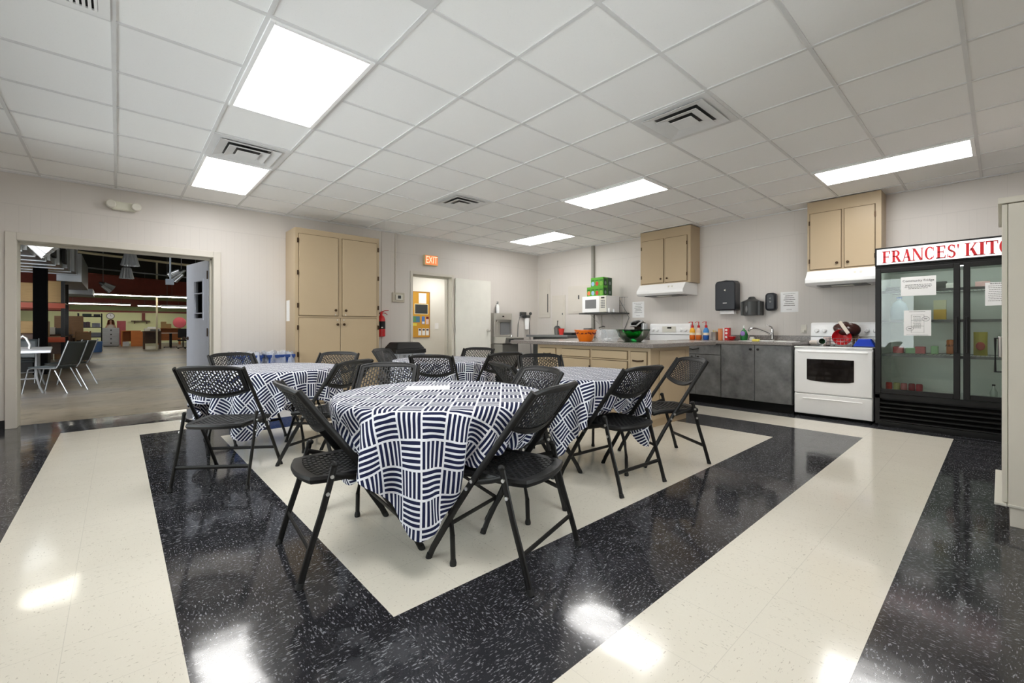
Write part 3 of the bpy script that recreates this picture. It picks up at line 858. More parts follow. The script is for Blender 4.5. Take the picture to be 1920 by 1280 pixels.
# ---- ranges
def stove(x0, x1, y0, y1, label, z=.905):
    t = thing('stove', label, 'stove', ((x0 + x1) / 2, (y0 + y1) / 2, 0), 0)
    pw(MB().box(x0 + .02, x1, y0, y1, .03, z - .022).box(x0 + .06, x1 - .05, y0 + .03, y1 - .03, 0, .03, 1), 'body', ['white', 'dark'], t, bev=.004)
    pw(MB().box(x0 - .012, x1, y0 - .001, y1 + .001, z - .02, z), 'cooktop_frame', 'white', t, bev=.008)
    pw(MB().box(x0 + .03, x1 - .10, y0 + .02, y1 - .02, z + .0005, z + .005), 'glass_top', 'gloss', t)
    b = MB().prism([(x1 - .09, z), (x1, z), (x1, z + .315), (x1 - .05, z + .315), (x1 - .075, z + .29)], 'y', y0 + .004, y1 - .004)
    bg = pw(b, 'backguard', 'white', t, bev=.012)
    n = -1
    for f in (.10, .21, .79, .90):
        yy = y0 + (y1 - y0) * f
        pw(MB().lathe([(.030, 0), (.028, -.012), (.022, -.022), (.018, -.032)], 16, (x1 - .082, yy, z + .20), axis='x').box(x1 - .122, x1 - .11, yy - .004, yy + .004, z + .18, z + .225), 'knob', 'white', bg, smooth=True)
    pw(B(x1 - .0905, x1 - .08, (y0 + y1) / 2 - .13, (y0 + y1) / 2 + .13, z + .16, z + .265), 'control_panel', 'offwhite', bg, bev=.003)
    pw(B(x1 - .0925, x1 - .085, (y0 + y1) / 2 - .05, (y0 + y1) / 2 + .03, z + .225, z + .255), 'display', 'gloss', bg)
    pw(B(x1 - .092, x1 - .06, y0 + .01, y1 - .01, z + .118, z + .124), 'seam', 'greydk', bg)
    d = pw(MB().box(x0 - .012, x0 + .018, y0 + .004, y1 - .004, .305, z - .045), 'oven_door', 'white', t, bev=.008)
    # window with a bowed lower edge
    ya, yb = y0 + .178, y1 - .145
    pts = [(ya, .745), (ya, .48)] + [(ya + (yb - ya) * k / 10, .472 - .014 * math.sin(PI * k / 10)) for k in range(1, 10)] + [(yb, .48), (yb, .745)]
    pw(MB().prism(pts, 'x', x0 - .016, x0 - .010), 'oven_window', 'oven_glass', d)
    pw(MB().tube([(x0 - .012, y0 + .05, .838), (x0 - .045, y0 + .10, .838), (x0 - .050, (y0 + y1) / 2, .838), (x0 - .045, y1 - .10, .838), (x0 - .012, y1 - .05, .838)], .013, 10), 'handle', 'white', d, smooth=True)
    w_ = pw(MB().box(x0 - .012, x0 + .018, y0 + .004, y1 - .004, .035, .292), 'drawer', 'white', t, bev=.008)
    pw(MB().tube([(x0 - .012, y0 + .10, .235), (x0 - .018, (y0 + y1) / 2, .237), (x0 - .012, y1 - .10, .235)], .008, 8), 'grip', 'white', w_, smooth=True)
    return t
m['oven_glass'] = pm('oven_window_glass', srgb(30, 26, 24), .05)
stove(6.645, 7.45, 1.01, 1.822, 'white electric stove beside the glass-door fridge, dishes piled on top')
stove(6.70, 7.50, 3.615, 4.405, 'white electric stove behind the island, only its control panel showing', .91)

# ---- dishes on the right stove
Z0 = .911
def mug(x, y, z, r, h, mat, label, tilt=None, inner=None):
    t = thing('mug', label, 'mug', (x, y, z))
    if tilt: t.rotation_euler = tilt
    o = MB().lathe([(r * .9, 0), (r, .01), (r, h), (r * .92, h), (r * .88, .012), (r * .3, .010)], 20, mis=[0, 0, 0, 1, 1]).build('cup', [mat, inner or mat], t, smooth=True)
    MB().tube([(0, -r * .97, h * .2), (0, -r * 1.5, h * .3), (0, -r * 1.6, h * .6), (0, -r * .97, h * .8)], .005, 8).build('handle', mat, t, smooth=True)
mug(6.90, 1.60, Z0 + .040, .040, .10, m['white'], 'white mug lying on its side with a green inside, on the right stove', (0, R(-80), .5), cm(34, 92, 52))
mug(7.02, 1.545, Z0, .042, .11, cm(232, 214, 208), 'upright pale patterned mug beside the red dish on the right stove')
solo(MB().cyl((7.05, 1.735, Z0 + .033), (7.00, 1.625, Z0 + .033), .032, 20), 'tumbler', cm(226, 216, 206), 'small pale printed tumbler lying at the left end of the right stove', 'cup', loc=(7.02, 1.68, Z0), smooth=True)
t = thing('dish_rack', 'wire dish rack on the right stove, holding the red dishes', 'rack', (7.05, 1.37, Z0))
b = MB()
for z in (.012, .055, .095): b.tube([(6.90, 1.22, Z0 + z), (7.20, 1.22, Z0 + z), (7.20, 1.53, Z0 + z), (6.90, 1.53, Z0 + z)], .003, 6, closed=True)
for k in range(9):
    yy = 1.22 + .31 * k / 8
    b.tube([(6.90, yy, Z0 + .095), (6.90, yy, Z0 + .012), (7.20, yy, Z0 + .012), (7.20, yy, Z0 + .095)], .002, 5)
pw(b, 'wire_frame', 'chrome', t)
for sx, sy in ((6.92, 1.25), (6.92, 1.50), (7.18, 1.25), (7.18, 1.50)): pw(MB().cyl((sx, sy, Z0), (sx, sy, Z0 + .014), .009, 10), 'foot', 'gasket', t)
def dish(loc, r, h, mat, label, rot, cat='bowl', name='bowl'):
    o = MB().lathe([(r * .4, 0), (r * .75, h * .3), (r, h), (r * .97, h), (r * .7, h * .35), (r * .35, .008)], 28).build(name, mat, None, smooth=True, loc=loc)
    o.rotation_euler = rot; return tag(o, label, cat)
dish((7.02, 1.39, Z0 + .10), .105, .055, m['red'], 'red bowl tipped on edge in the dish rack', (R(15), R(-78), 0))
o = MB().grid(lambda u, v: (.13 * math.cos(2 * PI * u) * math.sin(PI * max(v, .002)), .15 * math.sin(2 * PI * u) * math.sin(PI * max(v, .002)), -.085 * math.cos(PI * v) + .008 * math.sin(8 * PI * u)), 24, 10, wrap=True).build('pot', cm(74, 46, 42, .25), None, smooth=True, loc=(7.11, 1.35, Z0 + .215))
o.rotation_euler = (R(10), R(-20), 0); tag(o, 'dark brown rounded cooking pot upside down above the red bowl', 'pot')
solo(MB().box(-.012, .012, -.02, .02, -.09, .10), 'cutting_board', cm(232, 220, 206), 'cream strip of a board leaning on the dark brown pot', 'board', loc=(6.95, 1.345, Z0 + .23), bev=.005).rotation_euler = (R(-32), R(12), 0)
solo(MB().box(7.16, 7.19, 1.235, 1.30, Z0 + .017, Z0 + .14), 'food_box', cm(206, 180, 140), 'tan carton standing at the right of the dish rack', 'box', loc=(7.17, 1.26, Z0 + .017))
o = MB().hexa([(-.09, -.11, 0), (.09, -.11, 0), (.09, .11, 0), (-.09, .11, 0)], [(-.05, -.06, .095), (.05, -.06, .095), (.05, .06, .095), (-.05, .06, .095)]).build('storage_box', cm(18, 66, 200, .3), None, bev=.01, loc=(6.90, 1.125, Z0)); tag(o, 'bright blue plastic box upside down on the right end of the stove', 'box')
dish((7.18, 1.12, Z0 + .10), .10, .10, m['clear'], 'clear plastic bowl behind the bright blue box on the stove', (R(180), 0, 0))
solo(MB().box(6.72, 6.95, 1.835, 1.95, .951, .956), 'paper_towel', 'paper', 'folded white paper lying on the counter left of the right stove', 'paper', loc=(6.8, 1.9, .951))

# ---- things on the wall counter
def pump(y, col, lab, x=7.30, col2=None):
    t = thing('pump_bottle', lab, 'bottle', (x, y, .951), 0, 'syrup pump bottles')
    MB().lathe([(.040, 0), (.046, .01), (.047, .06), (.043, .09), (.047, .13), (.040, .165), (.018, .20)], 20, mis=[1, 1, 1, 0, 0, 0, 0]).build('bottle', [col, col2 or col], t, smooth=True)
    MB().lathe([(.021, .198), (.023, .215), (.020, .24), (.008, .245), (.007, .285), (.012, .288), (.012, .30)], 14).build('cap', m['red'], t, smooth=True)
    MB().tube([(0, 0, .294), (-.02, .03, .296), (-.03, .05, .282)], .005, 8).build('nozzle', m['red'], t, smooth=True)
    MB().lathe([(.0485, .075), (.0455, .095), (.0475, .115)], 20, cap0=False, cap1=False).build('label', cm(240, 226, 200), t, smooth=True)
pump(3.52, cm(244, 178, 40), 'yellow and orange syrup bottle with a red pump, leftmost of the three', col2=cm(226, 110, 20))
pump(3.41, cm(226, 200, 180), 'cream and orange syrup bottle with a red pump, middle of the three', col2=cm(220, 112, 34))
pump(3.285, cm(60, 140, 210), 'blue syrup bottle with a red pump, rightmost of the three', col2=cm(30, 90, 170))
t = thing('utensil_bucket', 'grey metal bucket of wooden stirrers beside the blue pump bottle', 'bucket', (7.30, 3.14, .951))
MB().lathe([(.045, 0), (.062, .125), (.065, .128), (.060, .128), (.043, .006), (.01, .006)], 24).build('bucket', 'steel', t, smooth=True)
b = MB(); rnd = random.Random(4)
for k in range(14): b.cyl((rnd.uniform(-.025, .025), rnd.uniform(-.025, .025), .01), (rnd.uniform(-.045, .045), rnd.uniform(-.045, .045), rnd.uniform(.14, .165)), .003, 6)
b.build('stirrers', cm(216, 196, 130), t)['kind'] = 'stuff'
solo(MB().lathe([(.034, 0), (.036, .005), (.036, .15), (.030, .165), (.034, .168), (.034, .185)], 20, mi=0), 'creamer_jar', cm(222, 140, 90), 'tan and orange canister between the bucket and the red carton', 'jar', loc=(7.26, 3.035, .951), smooth=True)
t = thing('carton', 'tall red and white carton on the wall counter', 'box', (7.30, 2.945, .951))
MB().box(-.035, .035, -.045, .045, 0, .195).build('box', m['red'], t, bev=.002)
b = MB()
for zz in (.05, .11, .16): b.ball((-.0355, .0, zz), .018, 0, 10, (.08, 1.2, 1))
b.box(-.0362, -.0345, .028, .045, 0, .195); b.build('print', cm(240, 230, 226), t, smooth=False)
dish((7.24, 2.855, .951), .068, .062, m['red'], 'small red bowl of white packets beside the red carton', (0, 0, 0))
b = MB(); rnd = random.Random(8)
for k in range(16):
    x_, y_ = rnd.uniform(-.038, .038), rnd.uniform(-.038, .038); zz = rnd.uniform(.045, .06)
    b.box(x_ - .012, x_ + .012, y_ - .016, y_ + .016, zz, zz + .006)
o = tag(b.build('sweetener_packets', 'paper', None, loc=(7.24, 2.855, .951)), 'white sweetener packets heaped in the small red bowl', 'packets')
o['kind'] = 'stuff'
t = thing('soap_bottle', 'dish soap bottle with a green base and purple label, left of the tap', 'bottle', (7.30, 2.69, .951))
MB().grid(lambda u, v: ((.024 + .016 * math.sin(PI * min(1, v * 1.15 + .1))) * math.cos(2 * PI * u) * (1 if v < .9 else .5), (.046 + .022 * math.sin(PI * min(1, v * 1.1)) - .024 * v) * math.sin(2 * PI * u) * (1 if v < .9 else .45), .19 * v), 20, 10, wrap=True).build('bottle', cm(40, 120, 60, .2), t, smooth=True)
MB().lathe([(.010, .185), (.014, .19), (.014, .215), (.008, .235)], 12).build('cap', cm(230, 232, 226), t, smooth=True)
MB().ball((-.036, .005, .105), .036, 0, 14, (.22, 1, 1.1)).build('label', cm(148, 120, 190), t, smooth=True)
solo(MB().lathe([(.036, 0), (.038, .03), (.026, .055), (.028, .06), (.028, .075), (.0, .076)], 18, mis=[0, 0, 0, 1, 1]), 'soap_jar', ['offwhite', 'greydk'], 'small white jar with a dark lid left of the sink tap', 'jar', loc=(7.31, 2.575, .951), smooth=True)
solo(MB().box(-.03, .03, -.045, .045, 0, .03), 'sponge', cm(236, 220, 90), 'yellow sponge on the counter edge by the sink', 'sponge', loc=(6.85, 2.36, .951), bev=.006)
solo(MB().grid(lambda u, v: (.10 * (u - .5), .16 * (v - .5), .006 + .006 * math.sin(9 * u) * math.cos(7 * v)), 12, 12), 'dish_cloth', 'paper', 'white cloth lying beside the yellow sponge', 'cloth', loc=(6.84, 2.22, .951), smooth=True, solid=.004)

# ---- wall cabinets and hoods
def wallcab(y0, y1, label, k=.7):
    t = thing('wall_cabinet', label, 'cabinet', (7.39, (y0 + y1) / 2, 1.926))
    pw(B(7.22, XR - .001, y0, y1, 1.926, 2.898), 'body', 'tan', t, bev=.003)
    ym = (y0 + y1) / 2
    for a, c, ky, hy in ((ym + .015, y1 - .035, ym + .055, y1 - .03), (y0 + .065, ym - .022, ym - .062, y0 + .06)):
        front('door', a, c, 1.955, 2.73, 7.22, par=t)
        d = t.children[-1]
        knobx(7.202, ky, 2.02, d, 'bronze', .017); hinges(7.205, (hy,), (2.07, 2.60), d, -1)
wallcab(3.51, 4.47, 'tan wall cabinet above the left range hood')
wallcab(1.014, 1.82, 'tan wall cabinet above the right range hood, beside the fridge')
def hood(y0, y1, label):
    t = thing('range_hood', label, 'range hood', (7.3, (y0 + y1) / 2, 1.72))
    b = MB().prism([(7.02, 1.755), (7.02, 1.80), (7.13, 1.924), (XR - .001, 1.924), (XR - .001, 1.72), (7.06, 1.72)], 'y', y0, y1)
    pw(b, 'canopy', 'white', t, bev=.006)
    pw(B(7.10, 7.42, y0 + .12, y1 - .12, 1.712, 1.722), 'filter', 'greydk', t)
    pw(MB().box(7.16, 7.26, (y0 + y1) / 2 - .12, (y0 + y1) / 2 + .12, 1.704, 1.716), 'lamp_lens', 'offwhite', t, bev=.003)
    for yy in ((y0 + y1) / 2 - .16, (y0 + y1) / 2 - .22): pw(MB().box(7.06, 7.085, yy - .012, yy + .012, 1.845, 1.875), 'switch', 'offwhite', t)
hood(3.55, 4.43, 'white range hood over the stove behind the island')
hood(1.03, 1.80, 'white range hood over the stove beside the fridge')

# ---- dispensers, notices, outlet
t = thing('paper_towel_dispenser', 'large black paper towel dispenser on the wall, left of three dispensers', 'dispenser', (7.45, 3.0, 1.43), 0)
def rpoly(y0, y1, z0, z1, rt, rb, n=6):
    P = []
    for cy, cz, r, a0 in ((y1 - rb, z0 + rb, rb, -90), (y1 - rt, z1 - rt, rt, 0), (y0 + rt, z1 - rt, rt, 90), (y0 + rb, z0 + rb, rb, 180)):
        P += [(cy + r * math.cos(R(a0 + 90 * i / n)), cz + r * math.sin(R(a0 + 90 * i / n))) for i in range(n + 1)]
    return P
pw(MB().prism(rpoly(2.84, 3.16, 1.43, 1.91, .06, .02), 'x', 7.345, XR - .001), 'housing', 'navyblack', t, smooth=True, bev=.022, seg=4)
pw(MB().prism([(2.86, 1.905), (3.0, 1.925), (3.14, 1.905)], 'x', 7.40, XR - .002), 'crown', 'navyblack', t)
pw(B(7.40, 7.50, 2.88, 3.10, 1.375, 1.43), 'paper', 'paper', t)
pw(MB().lathe([(.02, 0), (.0, -.004)], 3, (7.345, 3.0, 1.76), axis='x'), 'emblem', 'offwhite', t)
pw(MB().box(7.342, 7.346, 2.97, 3.03, 1.545, 1.556), 'badge', 'steel', t)
t = thing('napkin_dispenser', 'dark grey round-topped wipe dispenser, middle of three dispensers on the wall', 'dispenser', (7.45, 2.635, 1.35))
pw(MB().grid(lambda u, v: (7.55 - .22 * math.sin(PI * u) ** .35, 2.49 + .29 * u, 1.345 + .215 * v), 18, 8).box(7.40, XR - .001, 2.495, 2.775, 1.345, 1.56), 'housing', 'greydk', t, smooth=True)
pw(MB().lathe([(.145, 0), (.12, .012), (.06, .04), (.045, .07), (.03, .08), (.0, .082)], 20, (7.47, 2.635, 1.56)), 'lid', 'greydk', t, smooth=True)
pw(MB().ball((7.335, 2.665, 1.44), .03, 0, 14, (.3, .6, 1.9)), 'window', 'grey', t, smooth=True)
t = thing('soap_dispenser', 'black wall soap dispenser, right of three dispensers', 'dispenser', (7.5, 2.36, 1.41))
pw(MB().prism(rpoly(2.29, 2.44, 1.41, 1.685, .05, .045), 'x', 7.445, XR - .001), 'housing', 'navyblack', t, smooth=True, bev=.03, seg=4)
pw(MB().lathe([(.024, 0), (.018, -.006)], 3, (7.445, 2.365, 1.60), axis='x').lathe([(.016, 0), (.012, -.005)], 12, (7.445, 2.365, 1.545), axis='x'), 'emblem', 'grey', t)
def notice(y0, y1, z0, z1, x, label, lines, cat='notice', seed=1, tilt=0):
    t = thing('paper_notice', label, cat, (x, (y0 + y1) / 2, (z0 + z1) / 2))
    w_, h_ = (y1 - y0) / 2, (z1 - z0) / 2
    MB().box(-.0012, .0, -w_, w_, -h_, h_).build('sheet', 'paper', t)
    rnd = random.Random(seed); b = MB()
    for (f, ww, th) in lines:
        c = rnd.uniform(-.1, .1) * w_ * .3
        q = c - ww * w_
        while q < c + ww * w_:
            L = rnd.uniform(.05, .16) * w_; b.box(-.0018, -.0013, -q, -min(q + L, c + ww * w_), h_ * f - th, h_ * f + th); q += L + .03 * w_
    b.build('writing', 'inkdark', t); t.rotation_euler.x = tilt
    return t
LN = [(.8, .7, .002)] + [(.6 - .19 * k, .45 + .1 * (k % 3), .004) for k in range(6)] + [(-.75, .3, .002)]
notice(4.60, 4.86, 1.35, 1.66, XR - .001, 'white notice taped to the wall above the coffee maker', LN, seed=3)
notice(2.02, 2.255, 1.385, 1.69, XR - .001, 'white notice taped to the wall right of the black soap dispenser', LN, seed=4)
t = thing('wall_outlet', 'white wall outlet with a plug, left of the right stove', 'outlet', (XR - .005, 1.95, 1.13))
MB().box(-.006, .0045, -.038, .038, -.062, .062).build('cover_plate', 'offwhite', t, bev=.003)
MB().box(-.04, -.006, -.018, .018, -.05, -.015).build('plug', 'offwhite', t, bev=.004)

# ---- microwave shelf
t = thing('wall_shelf', 'grey wall shelf holding the microwave, on metal brackets', 'shelf', (7.3, 5.3, 1.43))
pw(B(6.98, XR - .001, 4.93, 5.74, 1.425, 1.447), 'board', 'greydk', t, bev=.003)
for yy in (5.10, 5.60): pw(MB().tube([(7.15, yy, 1.42), (7.54, yy, 1.20)], .004, 6).box(7.54, 7.558, yy - .012, yy + .012, 1.15, 1.424), 'bracket', 'offwhite', t)
t = thing('microwave', 'white microwave oven on the wall shelf under green boxes', 'microwave', (7.24, 5.385, 1.448))
pw(B(7.03, 7.45, 5.09, 5.68, 1.455, 1.78), 'case', 'white', t, bev=.006)
d = pw(B(7.014, 7.029, 5.255, 5.678, 1.458, 1.778), 'door', 'white', t, bev=.004)
pw(B(7.010, 7.016, 5.33, 5.60, 1.535, 1.71), 'window', 'grey', d, bev=.002)
p = pw(B(7.014, 7.029, 5.093, 5.252, 1.458, 1.778), 'control_panel', 'offwhite', t, bev=.004)
pw(B(7.011, 7.016, 5.13, 5.21, 1.725, 1.75), 'display', 'gloss', p)
b = MB()
for r_ in range(5):
    for c_ in range(3): b.box(7.011, 7.016, 5.125 + c_ * .033, 5.15 + c_ * .033, 1.54 + r_ * .033, 1.56 + r_ * .033)
pw(b, 'keypad', 'grey', p)
pw(MB().box(7.05, 7.09, 5.12, 5.16, 1.447, 1.456).box(7.05, 7.09, 5.61, 5.65, 1.447, 1.456).box(7.39, 7.43, 5.12, 5.16, 1.447, 1.456).box(7.39, 7.43, 5.61, 5.65, 1.447, 1.456), 'feet', 'gasket', t)
cols = [(226, 120, 80), (150, 190, 220), (190, 70, 50), (120, 170, 70)]
gp = 'green boxes of coffee pods'
def podbox(x, y, z, c, lab, dark=False):
    t = thing('pod_box', lab, 'box', (x, y, z), 0, gp)
    MB().box(-.072, .072, -.049, .049, 0, .182).build('carton', cm(30, 74, 38) if dark else cm(84, 160, 44), t, bev=.002)
    MB().ball((-.0725, 0, .06), .036, 0, 14, (.05, 1.1, 1.25)).build('cup_picture', cm(*c), t, smooth=True)
    MB().box(-.0735, -.071, -.04, .04, .115, .135).build('print', cm(40, 96, 40), t)
    MB().box(-.05, .05, -.0505, -.0485, .02, .16).build('side_panel', cm(28, 66, 36), t)
    MB().ball((0, -.051, .07), .03, 0, 12, (1, .06, 1.2)).build('side_picture', cm(120, 140, 130), t, smooth=True)
nm = ['orange', 'light blue', 'red', 'green']
for k in range(4): podbox(7.125, 5.54 - .1 * k, 1.7815, cols[k], 'green coffee pod box in the bottom row with %s cup picture, on the microwave' % nm[k] if k != 0 else 'green coffee pod box with orange cup picture, leftmost of the bottom row')
for k in range(1, 4): podbox(7.125, 5.54 - .1 * k, 1.9645, cols[k], 'green coffee pod box in the top row with %s cup picture' % nm[k])
podbox(7.275, 5.24, 1.7815, (130, 140, 130), 'dark green pod box at the back right of the bottom row on the microwave', True)
podbox(7.275, 5.24, 1.9645, (130, 140, 130), 'dark green pod box at the back right of the top row above the microwave', True)
for k, (x_, y_, h_) in enumerate(((7.03, 5.03, .085), (7.12, 4.99, .062))):
    solo(MB().lathe([(.020, 0), (.021, h_), (.018, h_), (.017, .006), (.004, .006)], 16), 'shaker', 'white', ['taller white shaker on the shelf beside the microwave', 'shorter white shaker on the shelf beside the microwave'][k], 'shaker', loc=(x_, y_, 1.4475), smooth=True)
t = thing('wire_rack', 'wire rack on the wall right of the microwave', 'rack', (7.5, 5.03, 1.47))
b = MB()
for yy in (4.96, 5.02, 5.08): b.tube([(7.55, yy, 1.46), (7.44, yy, 1.46), (7.44, yy, 1.76), (7.55, yy, 1.76)], .003, 6)
for zz in (1.46, 1.60, 1.76): b.tube([(7.44, 4.96, zz), (7.44, 5.08, zz)], .003, 6)
pw(b, 'wires', 'grey', t)
solo(MB().tube([(7.46, 5.086, 1.70), (7.40, 5.0, 1.62), (7.44, 4.92, 1.46), (7.50, 4.90, 1.35), (7.53, 5.0, 1.18), (7.54, 5.06, 1.05), (7.54, 5.06, .955)], .006, 8), 'power_cord', 'grey', 'grey power cord hanging from the microwave to the counter', 'cord', loc=(7.5, 5.0, 1.3), smooth=True)

# ---- rear counter with coffee maker
t = thing('base_cabinet', 'slate grey base cabinet under the microwave shelf', 'cabinet', (7.1, 5.1, 0))
pw(MB().box(6.78, XR - .002, 4.42, 5.78, 0, .12, 1).box(6.72, XR - .002, 4.42, 5.78, .12, .908), 'body', ['slate', 'dark'], t)
for k in range(3): d = pw(B(6.702, 6.719, 4.425 + .452 * k, 4.872 + .452 * k, .125, .90), 'door', 'slate', t, bev=.003); knobx(6.702, 4.50 + .452 * k, .80, d, 'blackm')
solo(B(6.69, XR - .001, 4.415, 5.79, .910, .95), 'countertop', 'counter', 'grey counter under the microwave shelf, behind the bowls', 'countertop', loc=(7.1, 5.1, .91), bev=.003)
t = thing('coffee_maker', 'black and silver pod coffee maker beside the left stove', 'coffee maker', (7.28, 4.56, .951))
MB().box(-.14, .14, -.09, .09, 0, .03).box(.0, .14, -.085, .085, .03, .30).build('base', 'gloss', t, bev=.012)
MB().tube([(-.13, 0, .255), (-.06, 0, .285), (.06, 0, .30), (.13, 0, .27)], [.07, .085, .085, .07], 14, r2=.05).build('head', 'gloss', t, smooth=True)
MB().tube([(-.155, -.06, .235), (-.158, .06, .235), (-.10, .092, .29), (.0, .095, .325), (.0, -.095, .325), (-.10, -.092, .29)], .014, 8, closed=True).build('trim_band', 'silver', t, smooth=True)
MB().box(-.02, .135, -.13, -.092, .01, .285).build('side_panel', 'silver', t, bev=.012); MB().box(-.135, -.03, -.075, .075, .03, .05).build('drip_tray', 'silver', t, bev=.004)
solo(MB().lathe([(.088, 0), (.09, .01), (.09, .155), (.094, .158), (.094, .19), (.085, .195)], 28), 'canister', 'grey', 'grey metal canister behind the orange bowl', 'canister', loc=(7.18, 5.66, .951), smooth=True)
t = thing('coffee_carafe', 'black handled carafe behind the clear bowl', 'carafe', (7.25, 5.32, .951))
MB().lathe([(.05, 0), (.062, .03), (.06, .10), (.04, .15), (.042, .17)], 20).build('body', 'greydk', t, smooth=True)
MB().tube([(-.03, .05, .16), (-.03, .10, .20), (-.02, .0, .23), (-.02, -.04, .22)], .008, 8).build('handle', 'blackm', t, smooth=True)
t = thing('side_cabinet', 'grey side cabinet in the far corner beneath the wall panels', 'cabinet', (7.1, 6.5, 0))
pw(B(6.78, XR - .002, 5.84, 6.86, 0, .955), 'body', 'greydk', t, bev=.004)
pw(B(6.72, XR - .002, 5.82, 7.02, .956, 1.0), 'top', 'grey', t, bev=.004)
t = thing('ice_bucket', 'steel ice bucket with a scoop in the far corner', 'bucket', (7.2, 6.53, 1.001))
MB().lathe([(.055, 0), (.06, .01), (.075, .15), (.078, .155), (.072, .155), (.05, .012)], 24).build('bucket', 'steeldk', t, smooth=True)
MB().lathe([(.074, .150), (.05, .185), (.02, .20)], 20).build('lid', 'greydk', t, smooth=True)
MB().tube([(0, 0, .19), (.01, -.005, .28), (.012, -.008, .31)], [.008, .008, .013], 8).build('scoop_handle', 'gasket', t, smooth=True)
solo(MB().lathe([(.045, 0), (.065, .135), (.068, .137), (.062, .135), (.042, .006)], 24), 'plastic_cup', cm(232, 60, 50), 'red plastic cup beside the steel ice bucket', 'cup', loc=(7.15, 6.36, 1.001), smooth=True)
solo(MB().box(-.10, .10, -.12, .12, 0, .05), 'tray_stack', 'gasket', 'black tray beside the red plastic cup', 'tray', loc=(7.1, 6.06, 1.001), bev=.01)

# ---- electrical panels in the corner
def epanel(y0, y1, z0, z1, lab, latch):
    t = thing('electrical_panel', lab, 'panel', (XR - .01, (y0 + y1) / 2, (z0 + z1) / 2))
    pw(B(XR - .018, XR - .001, y0, y1, z0, z1), 'cover', 'trim', t, bev=.003)
    pw(B(XR - .026, XR - .018, y0 + .05, y1 - .05, z0 + .08, z1 - .08), 'door', 'trim', t, bev=.003)
    pw(MB().box(XR - .034, XR - .027, *latch), 'latch', 'greydk', t)
epanel(7.07, 7.43, 1.40, 2.30, 'tall white painted electrical panel in the far corner', (7.12, 7.14, 1.52, 1.95))
epanel(6.60, 7.00, 1.05, 1.90, 'white painted electrical panel above the steel ice bucket', (6.66, 6.68, 1.45, 1.49))
t = thing('electrical_panel', 'square white painted electrical panel left of the microwave', 'panel', (XR - .03, 6.25, 1.75))
pw(B(XR - .03, XR - .012, 5.86, 6.50, 1.47, 2.08), 'cover', 'trim', t, bev=.003)
pw(B(XR - .038, XR - .031, 5.86, 6.40, 1.50, 2.05), 'door', 'trim', t, bev=.003)
pw(B(XR - .046, XR - .039, 6.17, 6.20, 1.78, 1.87), 'latch', 'greydk', t)
solo(MB().box(XR - .06, XR - .001, 5.77, 5.828, .955, 2.895), 'pipe_chase', cm(150, 147, 140), 'grey vertical pipe chase on the wall behind the microwave shelf', 'pipe', loc=(XR - .04, 5.80, .955))

# ---- glass-door fridge
FX, FY0, FY1 = 6.56, -.46, .98
t = thing('display_fridge', 'two-door glass front merchandiser fridge with a red and white lettered header', 'fridge', (7.0, .26, 0))
b = MB().box(FX + .06, 7.40, FY1 - .035, FY1, .05, 2.06).box(FX + .06, 7.40, FY0, FY0 + .035, .05, 2.06).box(7.36, 7.40, FY0 + .035, FY1 - .035, .05, 2.06)
b.box(FX + .06, 7.36, FY0 + .035, FY1 - .035, 1.83, 2.06).box(FX + .09, 7.36, FY0 + .035, FY1 - .035, .05, .38)
pw(b, 'cabinet', 'blackm', t)
pw(MB().box(7.345, 7.359, FY0 + .04, FY1 - .04, .385, 1.825).box(FX + .07, 7.345, FY1 - .042, FY1 - .036, .385, 1.825).box(FX + .07, 7.345, FY0 + .036, FY0 + .042, .385, 1.825).box(FX + .07, 7.345, FY0 + .042, FY1 - .042, .381, .386).box(FX + .07, 7.345, FY0 + .042, FY1 - .042, 1.822, 1.829), 'liner', 'liner', t)
pw(MB().box(FX, FX + .06, FY0, FY1, 1.852, 2.064).box(FX + .02, FX + .06, FY0, FY1, 1.80, 1.852), 'header_box', 'blackm', t, bev=.004)
hd = pw(B(FX - .006, FX, FY0 + .02, FY1 - .018, 1.868, 2.044), 'header_sign', emit('backlit_sign', (1, 1, 1), .35, (.9, .9, .92)), t)
b = MB()
for k in range(5): b.prism([(FX + .02, .07 + .05 * k), (FX + .075, .085 + .05 * k), (FX + .075, .105 + .05 * k), (FX + .02, .082 + .05 * k)], 'y', FY0 + .04, FY1 - .04)
pw(b, 'grille', 'blackm', t)
pw(MB().box(FX + .02, FX + .09, FY0, FY0 + .04, .03, .37).box(FX + .02, FX + .09, FY1 - .04, FY1, .03, .37).box(FX + .02, FX + .09, FY0, FY1, .33, .385).box(FX + .02, FX + .09, FY0 + .04, FY1 - .04, .03, .065).box(FX + .06, 7.36, FY0 + .02, FY1 - .02, 0, .05), 'lower_frame', 'blackm', t)
def fdoor(y0, y1, hy):
    b = MB().box(FX, FX + .05, y0, y0 + .05, .39, 1.82).box(FX, FX + .05, y1 - .05, y1, .39, 1.82).box(FX, FX + .05, y0 + .05, y1 - .05, .39, .44).box(FX, FX + .05, y0 + .05, y1 - .05, 1.775, 1.82)
    d = pw(b, 'door', 'blackm', t, bev=.004)
    pw(B(FX + .018, FX + .024, y0 + .05, y1 - .05, .44, 1.775), 'pane', 'glass', d)
    pw(MB().box(FX - .022, FX - .002, hy - .010, hy + .010, .88, 1.26), 'handle', 'blackm', d, bev=.004)
fdoor(.285, FY1 - .003, .312); fdoor(FY0 + .003, .262, .236)
